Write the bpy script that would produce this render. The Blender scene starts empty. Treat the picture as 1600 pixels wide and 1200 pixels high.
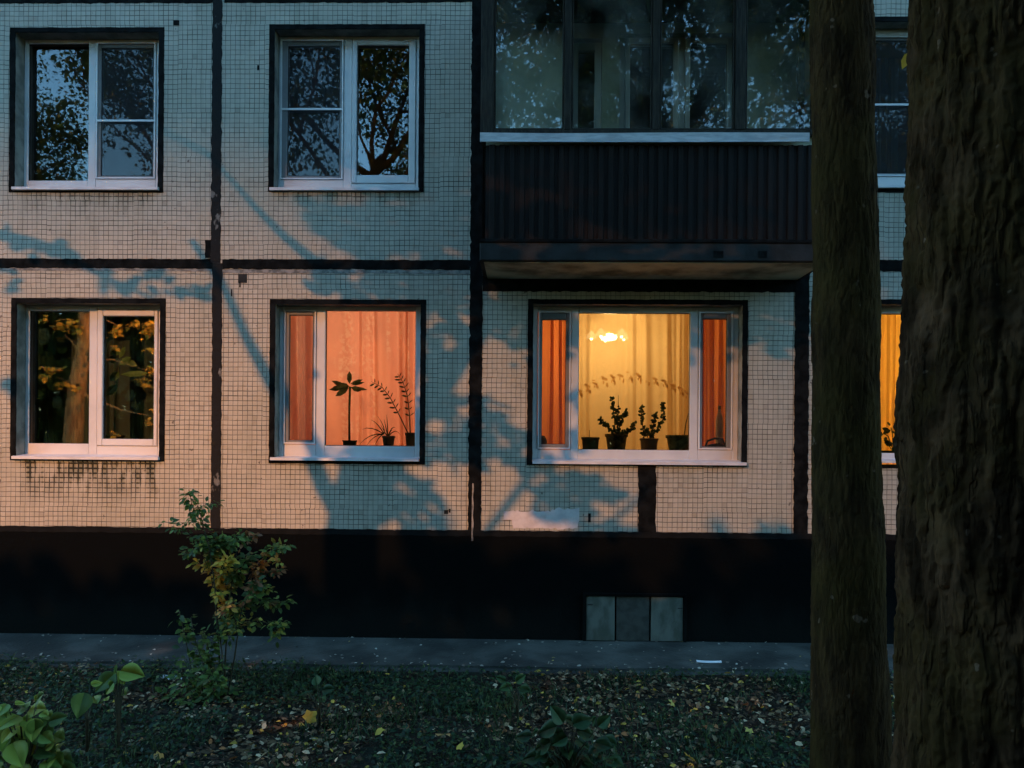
import bpy, math, random
import numpy as np
from mathutils import Vector, Matrix, noise
random.seed(7); rng = np.random.default_rng(7)
SC = bpy.context.scene; COL = SC.collection
R = math.radians

# ------------------------------------------------------------------ camera
F = 1231.0; PX0, PY0 = 800.0, 700.0
CAM = Vector((0.0, -8.1, 2.0))
ROT = Matrix.Rotation(R(1.05), 3, 'Z') @ Matrix.Rotation(R(90), 3, 'X') @ Matrix.Rotation(R(0.45), 3, 'Z')
cam = bpy.data.cameras.new('camera'); cam.sensor_width = 36; cam.lens = 36 * F / 1600
cam.shift_y = (PY0 - 600) / 1600; cam.clip_end = 500; cam.clip_start = 0.05
co = bpy.data.objects.new('camera', cam); COL.objects.link(co)
co.matrix_world = Matrix.Translation(CAM) @ ROT.to_4x4(); SC.camera = co

def at(px, py, Y=0.0):
    d = ROT @ Vector(((px - PX0) / F, (PY0 - py) / F, -1.0))
    return CAM + d * ((Y - CAM.y) / d.y)
def rect(x0, y0, x1, y1, Y=0.0):
    my, mx = (y0 + y1) / 2, (x0 + x1) / 2
    return (at(x0, my, Y).x, at(mx, y1, Y).z, at(x1, my, Y).x, at(mx, y0, Y).z)   # x0,z0,x1,z1

# ------------------------------------------------------------------ materials
class NT:
    def __init__(s, name, strength=None):
        s.m = bpy.data.materials.new(name); s.m.use_nodes = True
        s.t = s.m.node_tree; s.t.nodes.clear(); s.out = s.n('ShaderNodeOutputMaterial')
    def n(s, typ, **kw):
        nd = s.t.nodes.new(typ)
        for k, v in kw.items(): setattr(nd, k, v)
        return nd
    def l(s, a, b): s.t.links.new(a, b)
    def put(s, sock, v):
        if isinstance(v, bpy.types.NodeSocket): s.l(v, sock)
        else: sock.default_value = v
    def math(s, op, a, b=0.0, c=0.0, clamp=False):
        nd = s.n('ShaderNodeMath', operation=op); nd.use_clamp = clamp
        s.put(nd.inputs[0], a); s.put(nd.inputs[1], b); s.put(nd.inputs[2], c); return nd.outputs[0]
    def sstep(s, v, a, b, to0=0.0, to1=1.0):
        nd = s.n('ShaderNodeMapRange', interpolation_type='SMOOTHSTEP')
        s.put(nd.inputs[0], v); s.put(nd.inputs[1], a); s.put(nd.inputs[2], b)
        nd.inputs[3].default_value = to0; nd.inputs[4].default_value = to1; return nd.outputs[0]
    def mix(s, f, a, b):
        nd = s.n('ShaderNodeMix', data_type='RGBA')
        s.put(nd.inputs[0], f)
        for i, v in ((6, a), (7, b)):
            s.put(nd.inputs[i], v if isinstance(v, bpy.types.NodeSocket) else (*v, 1)) 
        return nd.outputs[2]
    def obj(s): return s.n('ShaderNodeTexCoord').outputs['Object']
    def noise(s, scale, detail=3, vec=None, stretch=None, rough=0.55):
        v = vec or s.obj()
        if stretch:
            mp = s.n('ShaderNodeMapping'); s.l(v, mp.inputs[0]); mp.inputs['Scale'].default_value = stretch; v = mp.outputs[0]
        nd = s.n('ShaderNodeTexNoise'); s.l(v, nd.inputs['Vector']); nd.inputs['Scale'].default_value = scale
        nd.inputs['Detail'].default_value = detail; nd.inputs['Roughness'].default_value = rough
        return nd.outputs[0]
    def bsdf(s, color, rough=0.8, spec=0.3, bump=None, bd=0.01, metal=0.0):
        p = s.n('ShaderNodeBsdfPrincipled')
        s.put(p.inputs['Base Color'], color if isinstance(color, bpy.types.NodeSocket) else (*color, 1))
        s.put(p.inputs['Roughness'], rough); p.inputs['Specular IOR Level'].default_value = spec
        p.inputs['Metallic'].default_value = metal
        if bump is not None:
            b = s.n('ShaderNodeBump'); b.inputs['Distance'].default_value = bd; s.l(bump, b.inputs['Height'])
            s.l(b.outputs[0], p.inputs['Normal'])
        return p.outputs[0]
    def done(s, sh): s.l(sh, s.out.inputs[0]); return s.m

def noisy(name, a, b, scale=8, rough=0.8, spec=0.3, bd=0.004, stretch=None, metal=0.0, lo=0.35, hi=0.65):
    t = NT(name); f = t.noise(scale, 5, stretch=stretch)
    f2 = t.sstep(f, lo, hi)
    return t.done(t.bsdf(t.mix(f2, a, b), rough, spec, f, bd, metal))

def tile_material():
    t = NT('mosaic_tile'); sep = t.n('ShaderNodeSeparateXYZ'); t.l(t.obj(), sep.inputs[0])
    X, Z = sep.outputs[0], sep.outputs[2]
    P = 0.0505; M = 9.0
    u = t.math('DIVIDE', X, P); v = t.math('DIVIDE', Z, P)
    # tiles were laid in paper sheets: each sheet is slightly out of step with its neighbours
    mu = t.math('FLOOR', t.math('DIVIDE', u, M)); mv = t.math('FLOOR', t.math('DIVIDE', v, M))
    cv = t.n('ShaderNodeCombineXYZ'); t.l(mu, cv.inputs[0]); t.l(mv, cv.inputs[1])
    wn = t.n('ShaderNodeTexWhiteNoise', noise_dimensions='2D'); t.l(cv.outputs[0], wn.inputs['Vector'])
    ws = t.n('ShaderNodeSeparateColor'); t.l(wn.outputs['Color'], ws.inputs[0])
    wob = t.noise(5.0, 2)
    u2 = t.math('ADD', u, t.math('MULTIPLY_ADD', ws.outputs[0], 0.22, t.math('MULTIPLY', wob, 0.20)))
    v2 = t.math('ADD', v, t.math('MULTIPLY_ADD', ws.outputs[1], 0.22, t.math('MULTIPLY', wob, 0.24)))
    fu = t.math('FRACT', u2); fv = t.math('FRACT', v2)
    du = t.math('SUBTRACT', 0.5, t.math('ABSOLUTE', t.math('SUBTRACT', fu, 0.5)))
    dv = t.math('SUBTRACT', 0.5, t.math('ABSOLUTE', t.math('SUBTRACT', fv, 0.5)))
    iu = t.math('FLOOR', u2); iv = t.math('FLOOR', v2)
    c2 = t.n('ShaderNodeCombineXYZ'); t.l(iu, c2.inputs[0]); t.l(iv, c2.inputs[1])
    w2 = t.n('ShaderNodeTexWhiteNoise', noise_dimensions='2D'); t.l(c2.outputs[0], w2.inputs['Vector'])
    w2s = t.n('ShaderNodeSeparateColor'); t.l(w2.outputs['Color'], w2s.inputs[0])
    big = t.noise(1.3, 4); mid = t.noise(6, 4)
    # joint width varies with wear, with the row and with each tile
    rv = t.n('ShaderNodeTexWhiteNoise', noise_dimensions='1D'); t.l(iv, rv.inputs['W'])
    wid = t.math('MULTIPLY_ADD', t.sstep(mid, .38, .68), 0.026, 0.024)
    wid = t.math('ADD', wid, t.math('MULTIPLY', w2s.outputs[1], 0.014))
    widv = t.math('ADD', wid, t.math('MULTIPLY', t.math('POWER', rv.outputs[0], 3.0), 0.035))
    # grime washed down below the sills: joints opened and blackened
    grime = None
    for (a, b, c, d, k) in DIRT:
        x0, z0, x1, z1 = rect(a, b, c, d)
        g = t.math('MULTIPLY', t.sstep(X, x0 - .05, x0 + .12), t.sstep(X, x1 + .05, x1 - .12))
        g = t.math('MULTIPLY', g, t.math('MULTIPLY', t.sstep(Z, z0, z1), t.sstep(Z, z1 + .03, z1)))
        g = t.math('MULTIPLY', g, k)
        grime = g if grime is None else t.math('MAXIMUM', grime, g)
    strk = t.noise(5, 4, stretch=(2.5, 1, .5))
    grime = t.math('MULTIPLY', grime, t.sstep(strk, .36, .62))
    wid = t.math('ADD', wid, t.math('MULTIPLY', grime, .10)); widv = t.math('ADD', widv, t.math('MULTIPLY', grime, .10))
    lu = t.sstep(du, t.math('MULTIPLY', wid, .45), t.math('MULTIPLY', wid, 1.55), 1, 0)
    lv = t.sstep(dv, t.math('MULTIPLY', widv, .45), t.math('MULTIPLY', widv, 1.55), 1, 0)
    line = t.math('MAXIMUM', lu, lv)
    tile = t.mix(w2s.outputs[0], (.34, .325, .265), (.385, .365, .300))
    tile = t.mix(t.math('MULTIPLY', t.math('GREATER_THAN', w2s.outputs[2], .982), .30), tile, (.14, .13, .10))
    tile = t.mix(t.sstep(big, .42, .72, 0, .40), tile, (.25, .25, .19))
    tile = t.mix(t.sstep(t.noise(2.4, 5, stretch=(3, 1, .22)), .52, .72, 0, .38), tile, (.20, .20, .15))
    tile = t.mix(t.math('MULTIPLY', grime, .50), tile, (.12, .12, .07))
    spot = t.math('MULTIPLY', t.sstep(t.noise(14, 2), .70, .74), .8)
    tile = t.mix(spot, tile, (.07, .06, .05))
    mort = t.mix(t.sstep(t.noise(3.5, 3), .3, .7), (.028, .03, .027), (.13, .12, .10))
    mort = t.mix(t.math('MULTIPLY', grime, .9), mort, (.01, .012, .008))
    col = t.mix(line, tile, mort)
    h = t.math('ADD', t.math('SUBTRACT', 1.0, line), t.math('MULTIPLY', w2s.outputs[2], .5))
    rough = t.math('MULTIPLY_ADD', line, .35, .50)
    return t.done(t.bsdf(col, rough, .3, h, .003))

DIRT = [(30, 722, 258, 800, 1.6), (30, 300, 240, 345, .7), (430, 300, 640, 330, .7), (840, 728, 1160, 770, .25), (430, 727, 650, 752, .4)]
M = {}
M['tile'] = tile_material()
M['plaster'] = noisy('reveal_plaster', (.13, .135, .12), (.26, .26, .23), 6)
M['bitumen'] = noisy('bitumen_paint', (.003, .0034, .0034), (.009, .010, .010), 9, rough=.9, spec=.06, bd=.008)
M['bitumen_scuffed'] = (lambda t: t.done(t.bsdf(t.mix(t.sstep(t.noise(7, 4, stretch=(1, 1, .6)), .60, .66), (.006, .0065, .0065), (.13, .13, .12)), .8, .2, t.noise(12, 4), .008)))(NT('scuffed_bitumen'))
M['mortar_edge'] = noisy('grey_mortar', (.10, .105, .10), (.26, .25, .23), 14)
def plinth_material():
    t = NT('plinth_paint'); sep = t.n('ShaderNodeSeparateXYZ'); t.l(t.obj(), sep.inputs[0])
    f = t.noise(4, 6, stretch=(1, 1, .6)); up = t.math('ADD', sep.outputs[2], t.math('MULTIPLY', f, .7))
    c = t.mix(t.sstep(up, .95, .45), (.0018, .0024, .0025), (.006, .0075, .0065))
    return t.done(t.bsdf(c, .95, .06, t.noise(30, 4), .006))
M['plinth'] = plinth_material()
M['plinth_edge'] = noisy('plinth_edge_paint', (.002, .0026, .0026), (.005, .006, .006), 9, rough=.9, spec=.15)
M['white_pvc'] = noisy('white_window_frame', (.46, .47, .48), (.54, .54, .54), 3, rough=.4, spec=.5, bd=.0005)
M['white_paint'] = noisy('white_patch_paint', (.44, .41, .41), (.53, .50, .49), 12)
M['gasket'] = noisy('black_gasket', (.015, .015, .015), (.03, .03, .03), 9)
M['metal'] = noisy('galvanised_sill', (.44, .45, .48), (.58, .58, .59), 5, rough=.45, spec=.5, bd=.001, stretch=(1, 1, 4))
M['net_alu'] = noisy('net_frame', (.58, .60, .62), (.68, .68, .68), 3, rough=.4)
M['darkwood'] = noisy('dark_painted_wood', (.012, .011, .009), (.030, .027, .020), 10, rough=.7, spec=.15, stretch=(6, 6, .6))
M['brown_sheet'] = noisy('brown_corrugated_sheet', (.004, .0028, .0025), (.009, .006, .005), 6, rough=.6, spec=.15, bd=.001, stretch=(6, 6, .5))
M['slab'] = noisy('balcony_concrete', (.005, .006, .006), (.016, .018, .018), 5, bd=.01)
M['soffit'] = noisy('soffit_limewash', (.10, .11, .07), (.50, .54, .40), 2.2, bd=.006, lo=.3, hi=.62)
M['inner_green'] = noisy('balcony_inner_plaster', (.30, .33, .26), (.40, .43, .34), 3)
M['ledge'] = noisy('painted_ledge', (.30, .33, .36), (.44, .47, .50), 6, rough=.6, stretch=(1, 1, 5))
M['hatch'] = noisy('hatch_board_pale', (.07, .08, .06), (.13, .14, .115), 9, stretch=(1, 1, .5))
M['hatch_dark'] = noisy('hatch_board_dark', (.035, .038, .03), (.06, .06, .05), 12)
def concrete_mat():
    t = NT('walk_concrete'); a = t.noise(1.6, 5); b = t.noise(26, 4)
    c = t.mix(t.sstep(a, .35, .68), (.026, .027, .022), (.085, .085, .07))
    c = t.mix(t.sstep(b, .60, .72, 0, .7), c, (.03, .03, .026))
    return t.done(t.bsdf(c, .85, .3, b, .01))
M['walk'] = concrete_mat()
def soil():
    t = NT('soil'); a = t.noise(2.2, 6); b = t.noise(38, 5)
    c = t.mix(t.sstep(b, .35, .7), (.010, .008, .005), (.045, .032, .018))
    c = t.mix(t.sstep(a, .45, .6, 0, .7), c, (.010, .018, .010))
    return t.done(t.bsdf(c, .95, .15, b, .03))
M['soil'] = soil()
def bark(name, a, b, moss, sc=1.0, crack=.6, cs=1.0):
    t = NT(name); n1 = t.noise(9 * sc, 6, stretch=(1, 1, .28)); n2 = t.noise(40, 4); n3 = t.noise(1.7, 3)
    c = t.mix(t.sstep(n1, .36, .66), a, b); c = t.mix(t.sstep(n3, .42, .62, 0, .65), c, moss)
    c = t.mix(t.math('MULTIPLY', t.sstep(t.noise(13, 2), .70, .73), .5), c, (.20, .13, .09))
    mp = t.n('ShaderNodeMapping'); t.l(t.obj(), mp.inputs[0]); mp.inputs['Scale'].default_value = (1, 1, .19)
    nz = t.n('ShaderNodeTexNoise'); t.l(mp.outputs[0], nz.inputs['Vector']); nz.inputs['Scale'].default_value = 22; nz.inputs['Detail'].default_value = 3
    ad = t.n('ShaderNodeMix', data_type='RGBA', blend_type='LINEAR_LIGHT'); ad.inputs[0].default_value = .05; t.l(mp.outputs[0], ad.inputs[6]); t.l(nz.outputs['Color'], ad.inputs[7])
    vo = t.n('ShaderNodeTexVoronoi', feature='DISTANCE_TO_EDGE'); t.l(ad.outputs[2], vo.inputs['Vector']); vo.inputs['Scale'].default_value = 19 * cs
    ck = t.sstep(vo.outputs['Distance'], .01, .20); ms = t.sstep(t.noise(5, 3), .38, .58, .25, 1); ck = t.math('SUBTRACT', 1.0, t.math('MULTIPLY', t.math('SUBTRACT', 1.0, ck), t.math('MULTIPLY', ms, crack))); c = t.mix(ck, a, c)
    h = t.math('ADD', t.math('MULTIPLY', n2, .3), t.math('ADD', n1, t.math('MULTIPLY', ck, .6)))
    return t.done(t.bsdf(c, 1.0, .02, h, .014))
M['ochre_bark'] = bark('ochre_bark', (.22, .12, .05), (.50, .31, .14), (.30, .24, .10), .8)
M['bark'] = bark('rough_bark', (.016, .009, .005), (.088, .046, .024), (.048, .030, .010))
M['bark2'] = bark('fine_bark', (.022, .013, .007), (.058, .033, .014), (.044, .030, .009), 1.8, .35, 1.6)
def leafmat(name, trans=.35, rough=.5):
    t = NT(name); at_ = t.n('ShaderNodeAttribute', attribute_name='leaf_color')
    p = t.bsdf(at_.outputs['Color'], rough, .3); tr = t.n('ShaderNodeBsdfTranslucent'); t.l(at_.outputs['Color'], tr.inputs[0])
    m = t.n('ShaderNodeMixShader'); m.inputs[0].default_value = trans; t.l(p, m.inputs[1]); t.l(tr.outputs[0], m.inputs[2])
    return t.done(m.outputs[0])
M['leaf'] = leafmat('leaf'); M['dry_leaf'] = leafmat('dry_leaf', .1, .8)
def glass(name='window_glass', ior=1.9, rough=.012, dust=0.0):
    t = NT(name); fr = t.n('ShaderNodeFresnel'); fr.inputs[0].default_value = ior
    nz = t.noise(1.1, 1); b = t.n('ShaderNodeBump'); b.inputs['Distance'].default_value = .0004; t.l(nz, b.inputs['Height'])
    g = t.n('ShaderNodeBsdfGlossy'); g.inputs['Roughness'].default_value = rough; t.l(b.outputs[0], g.inputs['Normal'])
    tr = t.n('ShaderNodeBsdfTransparent'); tr.inputs[0].default_value = (.88, .92, .90, 1)
    m = t.n('ShaderNodeMixShader'); t.l(fr.outputs[0], m.inputs[0]); t.l(tr.outputs[0], m.inputs[1]); t.l(g.outputs[0], m.inputs[2]); o = m.outputs[0]
    if dust:
        d = t.n('ShaderNodeBsdfDiffuse'); d.inputs[0].default_value = (.42, .46, .42, 1); m2 = t.n('ShaderNodeMixShader'); f = t.math('MULTIPLY', t.sstep(t.noise(2.5, 5), .3, .7), dust); t.l(f, m2.inputs[0])
        t.l(o, m2.inputs[1]); t.l(d.outputs[0], m2.inputs[2]); o = m2.outputs[0]
    return t.done(o)
M['glass'] = glass(); M['old_glass'] = glass('balcony_glass', 1.9, .02, .09)
def net():
    t = NT('insect_mesh'); d = t.bsdf((.02, .022, .025), .8); tr = t.n('ShaderNodeBsdfTransparent')
    m = t.n('ShaderNodeMixShader'); m.inputs[0].default_value = .42; t.l(tr.outputs[0], m.inputs[1]); t.l(d, m.inputs[2]); return t.done(m.outputs[0])
M['net'] = net()
def cloth(name, col, trans, clear=0.0, pat=None, col2=None):
    t = NT(name); c = col
    if pat:
        f = t.math('MULTIPLY', t.sstep(t.noise(pat, 2, stretch=(1.3, 1, .12)), .50, .60), t.sstep(t.noise(22, 3), .45, .62)); c = t.mix(f, col, col2)
    d = t.n('ShaderNodeBsdfDiffuse'); tr = t.n('ShaderNodeBsdfTranslucent')
    for n_ in (d, tr): t.put(n_.inputs[0], c if isinstance(c, bpy.types.NodeSocket) else (*c, 1))
    m = t.n('ShaderNodeMixShader'); m.inputs[0].default_value = trans; t.l(d.outputs[0], m.inputs[1]); t.l(tr.outputs[0], m.inputs[2])
    o = m.outputs[0]
    if clear:
        tp = t.n('ShaderNodeBsdfTransparent'); tp.inputs[0].default_value = (1, .92, .8, 1); m2 = t.n('ShaderNodeMixShader'); m2.inputs[0].default_value = clear
        t.l(o, m2.inputs[1]); t.l(tp.outputs[0], m2.inputs[2]); o = m2.outputs[0]
    return t.done(o)
M['salmon'] = cloth('salmon_curtain_cloth', (.84, .43, .28), .6, 0, 5, (.90, .58, .38))
M['sheer'] = cloth('cream_voile', (.90, .66, .33), .55, .35)
M['embroidery'] = cloth('embroidery_thread', (.68, .42, .17), .45, .15)
M['orange'] = cloth('orange_drape_cloth', (.92, .30, .09), .75)
M['yellow'] = cloth('yellow_curtain_cloth', (.90, .55, .13), .6)
M['dim_cloth'] = cloth('dark_curtain_cloth', (.05, .065, .06), .3)
M['grey_cloth'] = cloth('grey_blind_cloth', (.10, .13, .15), .3)
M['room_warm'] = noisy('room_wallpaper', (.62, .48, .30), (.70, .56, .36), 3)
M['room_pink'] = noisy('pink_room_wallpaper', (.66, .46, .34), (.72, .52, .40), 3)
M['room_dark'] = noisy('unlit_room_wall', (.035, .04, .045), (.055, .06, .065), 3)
M['pot_dark'] = noisy('dark_pot', (.02, .018, .013), (.045, .04, .03), 8)
M['pot_green'] = noisy('mottled_green_pot', (.07, .07, .03), (.24, .22, .10), 18)
M['pot_grey'] = noisy('grey_pot', (.16, .14, .13), (.24, .22, .20), 8)
M['pot_pale'] = noisy('pale_pot', (.38, .28, .20), (.46, .34, .25), 8)
def hpm():
    t = NT('houseplant_leaf'); c = t.mix(t.sstep(t.noise(14, 2), .4, .6), (.025, .05, .02), (.07, .11, .04)); p = t.bsdf(c, .45, .4); tr = t.n('ShaderNodeBsdfTranslucent'); t.l(c, tr.inputs[0])
    m = t.n('ShaderNodeMixShader'); m.inputs[0].default_value = .4; t.l(p, m.inputs[1]); t.l(tr.outputs[0], m.inputs[2]); return t.done(m.outputs[0])
M['houseplant'] = hpm()
M['paper'] = noisy('white_paper', (.65, .65, .66), (.75, .75, .75), 12)
M['black_plastic'] = noisy('black_plastic', (.012, .012, .012), (.03, .03, .03), 12, rough=.4)
M['pale_cloth'] = noisy('pale_cloth', (.78, .62, .52), (.9, .75, .62), 22)
M['pole'] = noisy('grey_pole_paint', (.10, .11, .11), (.16, .16, .16), 6, rough=.5)
M['stem'] = noisy('plant_stem', (.035, .03, .015), (.07, .055, .03), 14)
def emit(name, c, s):
    t = NT(name); e = t.n('ShaderNodeEmission'); e.inputs[0].default_value = (*c, 1); e.inputs[1].default_value = s; return t.done(e.outputs[0])
M['bulb'] = emit('lamp_glow', (1, .80, .5), 1.0)
M['shade_glow'] = emit('frosted_shade_glow', (1, .70, .35), .10)
M['street_bulb'] = emit('street_lamp_glow', (1, .55, .25), 3)
M['brass'] = noisy('brass', (.30, .20, .08), (.40, .28, .12), 6, rough=.35, metal=.6)

# ------------------------------------------------------------------ mesh helpers
class MB:
    def __init__(s): s.v = []; s.f = []; s.mi = []; s.cur = 0
    def face(s, pts):
        n = len(s.v); s.v += [tuple(p) for p in pts]; s.f.append(tuple(range(n, n + len(pts)))); s.mi.append(s.cur)
    def box(s, x0, y0, z0, x1, y1, z1, bev=0.0):
        if x0 > x1: x0, x1 = x1, x0
        if y0 > y1: y0, y1 = y1, y0
        if z0 > z1: z0, z1 = z1, z0
        n = len(s.v)
        if bev <= 0:
            s.v += [(x, y, z) for x in (x0, x1) for y in (y0, y1) for z in (z0, z1)]
            for f in ((0, 1, 3, 2), (4, 6, 7, 5), (0, 4, 5, 1), (2, 3, 7, 6), (0, 2, 6, 4), (1, 5, 7, 3)):
                s.f.append(tuple(n + i for i in f)); s.mi.append(s.cur)
        else:
            b = min(bev, (x1 - x0) * .3, (y1 - y0) * .3, (z1 - z0) * .3)
            # chamfer the four edges of the front (-y) face
            s.v += [(x0 + b, y0, z0 + b), (x1 - b, y0, z0 + b), (x1 - b, y0, z1 - b), (x0 + b, y0, z1 - b),
                    (x0, y0 + b, z0), (x1, y0 + b, z0), (x1, y0 + b, z1), (x0, y0 + b, z1),
                    (x0, y1, z0), (x1, y1, z0), (x1, y1, z1), (x0, y1, z1)]
            for f in ((0, 1, 2, 3), (0, 4, 5, 1), (1, 5, 6, 2), (2, 6, 7, 3), (3, 7, 4, 0),
                      (4, 8, 9, 5), (5, 9, 10, 6), (6, 10, 11, 7), (7, 11, 8, 4), (8, 11, 10, 9)):
                s.f.append(tuple(n + i for i in f)); s.mi.append(s.cur)
    def ring(s, o, i, y0, y1, bev=.004):   # frame: outer rect, inner rect (x0,z0,x1,z1)
        s.box(o[0], y0, o[1], i[0], y1, o[3], bev); s.box(i[2], y0, o[1], o[2], y1, o[3], bev)
        s.box(i[0], y0 + .0006, o[1], i[2], y1, i[1], bev); s.box(i[0], y0 + .0006, i[3], i[2], y1, o[3], bev)
    def tube(s, pts, rad, k=8, cap=True, wob=0.0):
        pts = [Vector(p) for p in pts]
        if not hasattr(rad, '__len__'): rad = [rad] * len(pts)
        up = Vector((0, 0, 1)); base = len(s.v); prev = None
        for i, p in enumerate(pts):
            d = (pts[min(i + 1, len(pts) - 1)] - pts[max(i - 1, 0)])
            d = d.normalized() if d.length > 1e-9 else Vector((0, 0, 1))
            a = prev if prev is not None else (Vector((1, 0, 0)) if abs(d.x) < .8 else Vector((0, 1, 0)))
            a = (a - d * a.dot(d)).normalized(); prev = a; b = d.cross(a)
            for j in range(k):
                th = 2 * math.pi * j / k; r = rad[i] * (1 + (random.uniform(-wob, wob) if wob else 0))
                s.v.append(tuple(p + a * (math.cos(th) * r) + b * (math.sin(th) * r)))
        for i in range(len(pts) - 1):
            for j in range(k):
                j2 = (j + 1) % k
                s.f.append((base + i * k + j, base + i * k + j2, base + (i + 1) * k + j2, base + (i + 1) * k + j)); s.mi.append(s.cur)
        if cap:
            s.f.append(tuple(base + j for j in reversed(range(k)))); s.mi.append(s.cur)
            e = base + (len(pts) - 1) * k; s.f.append(tuple(e + j for j in range(k))); s.mi.append(s.cur)
    def lathe(s, c, prof, k=20):
        base = len(s.v)
        for (r, z) in prof:
            for j in range(k):
                th = 2 * math.pi * j / k; s.v.append((c[0] + r * math.cos(th), c[1] + r * math.sin(th), c[2] + z))
        for i in range(len(prof) - 1):
            for j in range(k):
                j2 = (j + 1) % k
                s.f.append((base + i * k + j, base + i * k + j2, base + (i + 1) * k + j2, base + (i + 1) * k + j)); s.mi.append(s.cur)
    def strip(s, rows, y0, y1):   # rows: (xa, xb, z) or for horizontal strips (za, zb, x) via hstrip
        for (a, b) in zip(rows, rows[1:]):
            A, B, C_, D = (a[0], y0, a[2]), (a[1], y0, a[2]), (b[1], y0, b[2]), (b[0], y0, b[2])
            s.face([A, B, C_, D])
            s.face([(a[0], y1, a[2]), A, D, (b[0], y1, b[2])]); s.face([B, (a[1], y1, a[2]), (b[1], y1, b[2]), C_])
    def hstrip(s, rows, y0, y1):
        for (a, b) in zip(rows, rows[1:]):
            A, B, C_, D = (a[2], y0, a[0]), (b[2], y0, b[0]), (b[2], y0, b[1]), (a[2], y0, a[1])
            s.face([A, B, C_, D])
            s.face([(a[2], y1, a[0]), (b[2], y1, b[0]), B, A]); s.face([D, C_, (b[2], y1, b[1]), (a[2], y1, a[1])])
    def build(s, name, mats, parent=None, smooth=False, loc=None):
        me = bpy.data.meshes.new(name); v = s.v
        if loc is not None: v = [(p[0] - loc[0], p[1] - loc[1], p[2] - loc[2]) for p in v]
        me.from_pydata(v, [], s.f)
        mats = mats if isinstance(mats, (list, tuple)) else [mats]
        for m in mats: me.materials.append(m)
        if len(mats) > 1: me.polygons.foreach_set('material_index', s.mi)
        if smooth: me.polygons.foreach_set('use_smooth', [True] * len(me.polygons))
        me.update(); o = bpy.data.objects.new(name, me); COL.objects.link(o)
        if parent is not None: o.parent = parent
        if loc is not None and parent is None: o.location = loc
        return o

def tag(o, label=None, cat=None, group=None, kind=None):
    if label: o['label'] = label
    if cat: o['category'] = cat
    if group: o['group'] = group
    if kind: o['kind'] = kind
    return o
def empty(name, loc, label=None, cat=None, group=None, parent=None):
    o = bpy.data.objects.new(name, None); o.empty_display_size = .1; COL.objects.link(o); o.location = loc
    if parent is not None: o.parent = parent
    return tag(o, label, cat, group)
def parentto(ch, par):   # children are built in world coordinates; keep them there
    ch.parent = par; ch.matrix_parent_inverse = Matrix.Translation(Vector(par.location) * -1) if par.parent is None else Matrix()
    return ch

OVAL = (np.array([(0, 0, 0), (0, .5, 0), (0, 1, -.12), (-.26, .3, .06), (-.24, .66, .03), (.26, .3, .06), (.24, .66, .03)], float),
        [(0, 1, 3), (1, 4, 3), (1, 2, 4), (0, 5, 1), (1, 5, 6), (1, 6, 2)])
BROAD = (np.array([(0, 0, 0), (0, .5, .0), (0, 1, -.16), (-.40, .26, .06), (-.36, .62, .02), (.40, .26, .06), (.36, .62, .02)], float), OVAL[1])
_bo = [(0, 0), (.22, .06), (.37, .2), (.42, .36), (.38, .54), (.28, .72), (.15, .88), (0, 1.04)]
_bv = [(0, y_, -.14 * y_ * y_) for x_, y_ in _bo] + [(x_, y_ - .03 * x_, .10 * x_ - .14 * y_ * y_ + .02 * math.sin(9 * y_)) for x_, y_ in _bo[1:-1]] + [(-x_, y_ - .03 * x_, .10 * x_ - .14 * y_ * y_ - .02 * math.sin(8 * y_)) for x_, y_ in _bo[1:-1]]
_bf = []
for _o in (8, 14):
    _bf += [(0, 1, _o), (6, 7, _o + 5)]
    for _i in range(5): _bf += [(_i + 1, _i + 2, _o + _i + 1), (_i + 1, _o + _i + 1, _o + _i)]
BROAD_FINE = (np.array(_bv, float), _bf)
DIAM = (np.array([(0, 0, 0), (-.3, .45, .06), (0, 1, -.05), (.3, .45, .06)], float), [(0, 2, 1), (0, 3, 2)])
def _lobed():
    pts = [(0, 0, 0)]
    for i, (a, r) in enumerate([(-155, .45), (-125, .72), (-100, .55), (-68, .95), (-38, .66), (-14, .85), (0, 1.15), (14, .85), (38, .66), (68, .95), (100, .55), (125, .72), (155, .45)]):
        pts.append((r * .6 * math.sin(R(a)), .35 + r * .6 * math.cos(R(a)), random.uniform(-.12, .14)))
    pts[0] = (0, .3, .0); n = len(pts)
    return (np.array(pts, float), [(0, i + 1, i) for i in range(1, n - 1)] + [(0, 1, n - 1)])
LOBE = _lobed()
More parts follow.
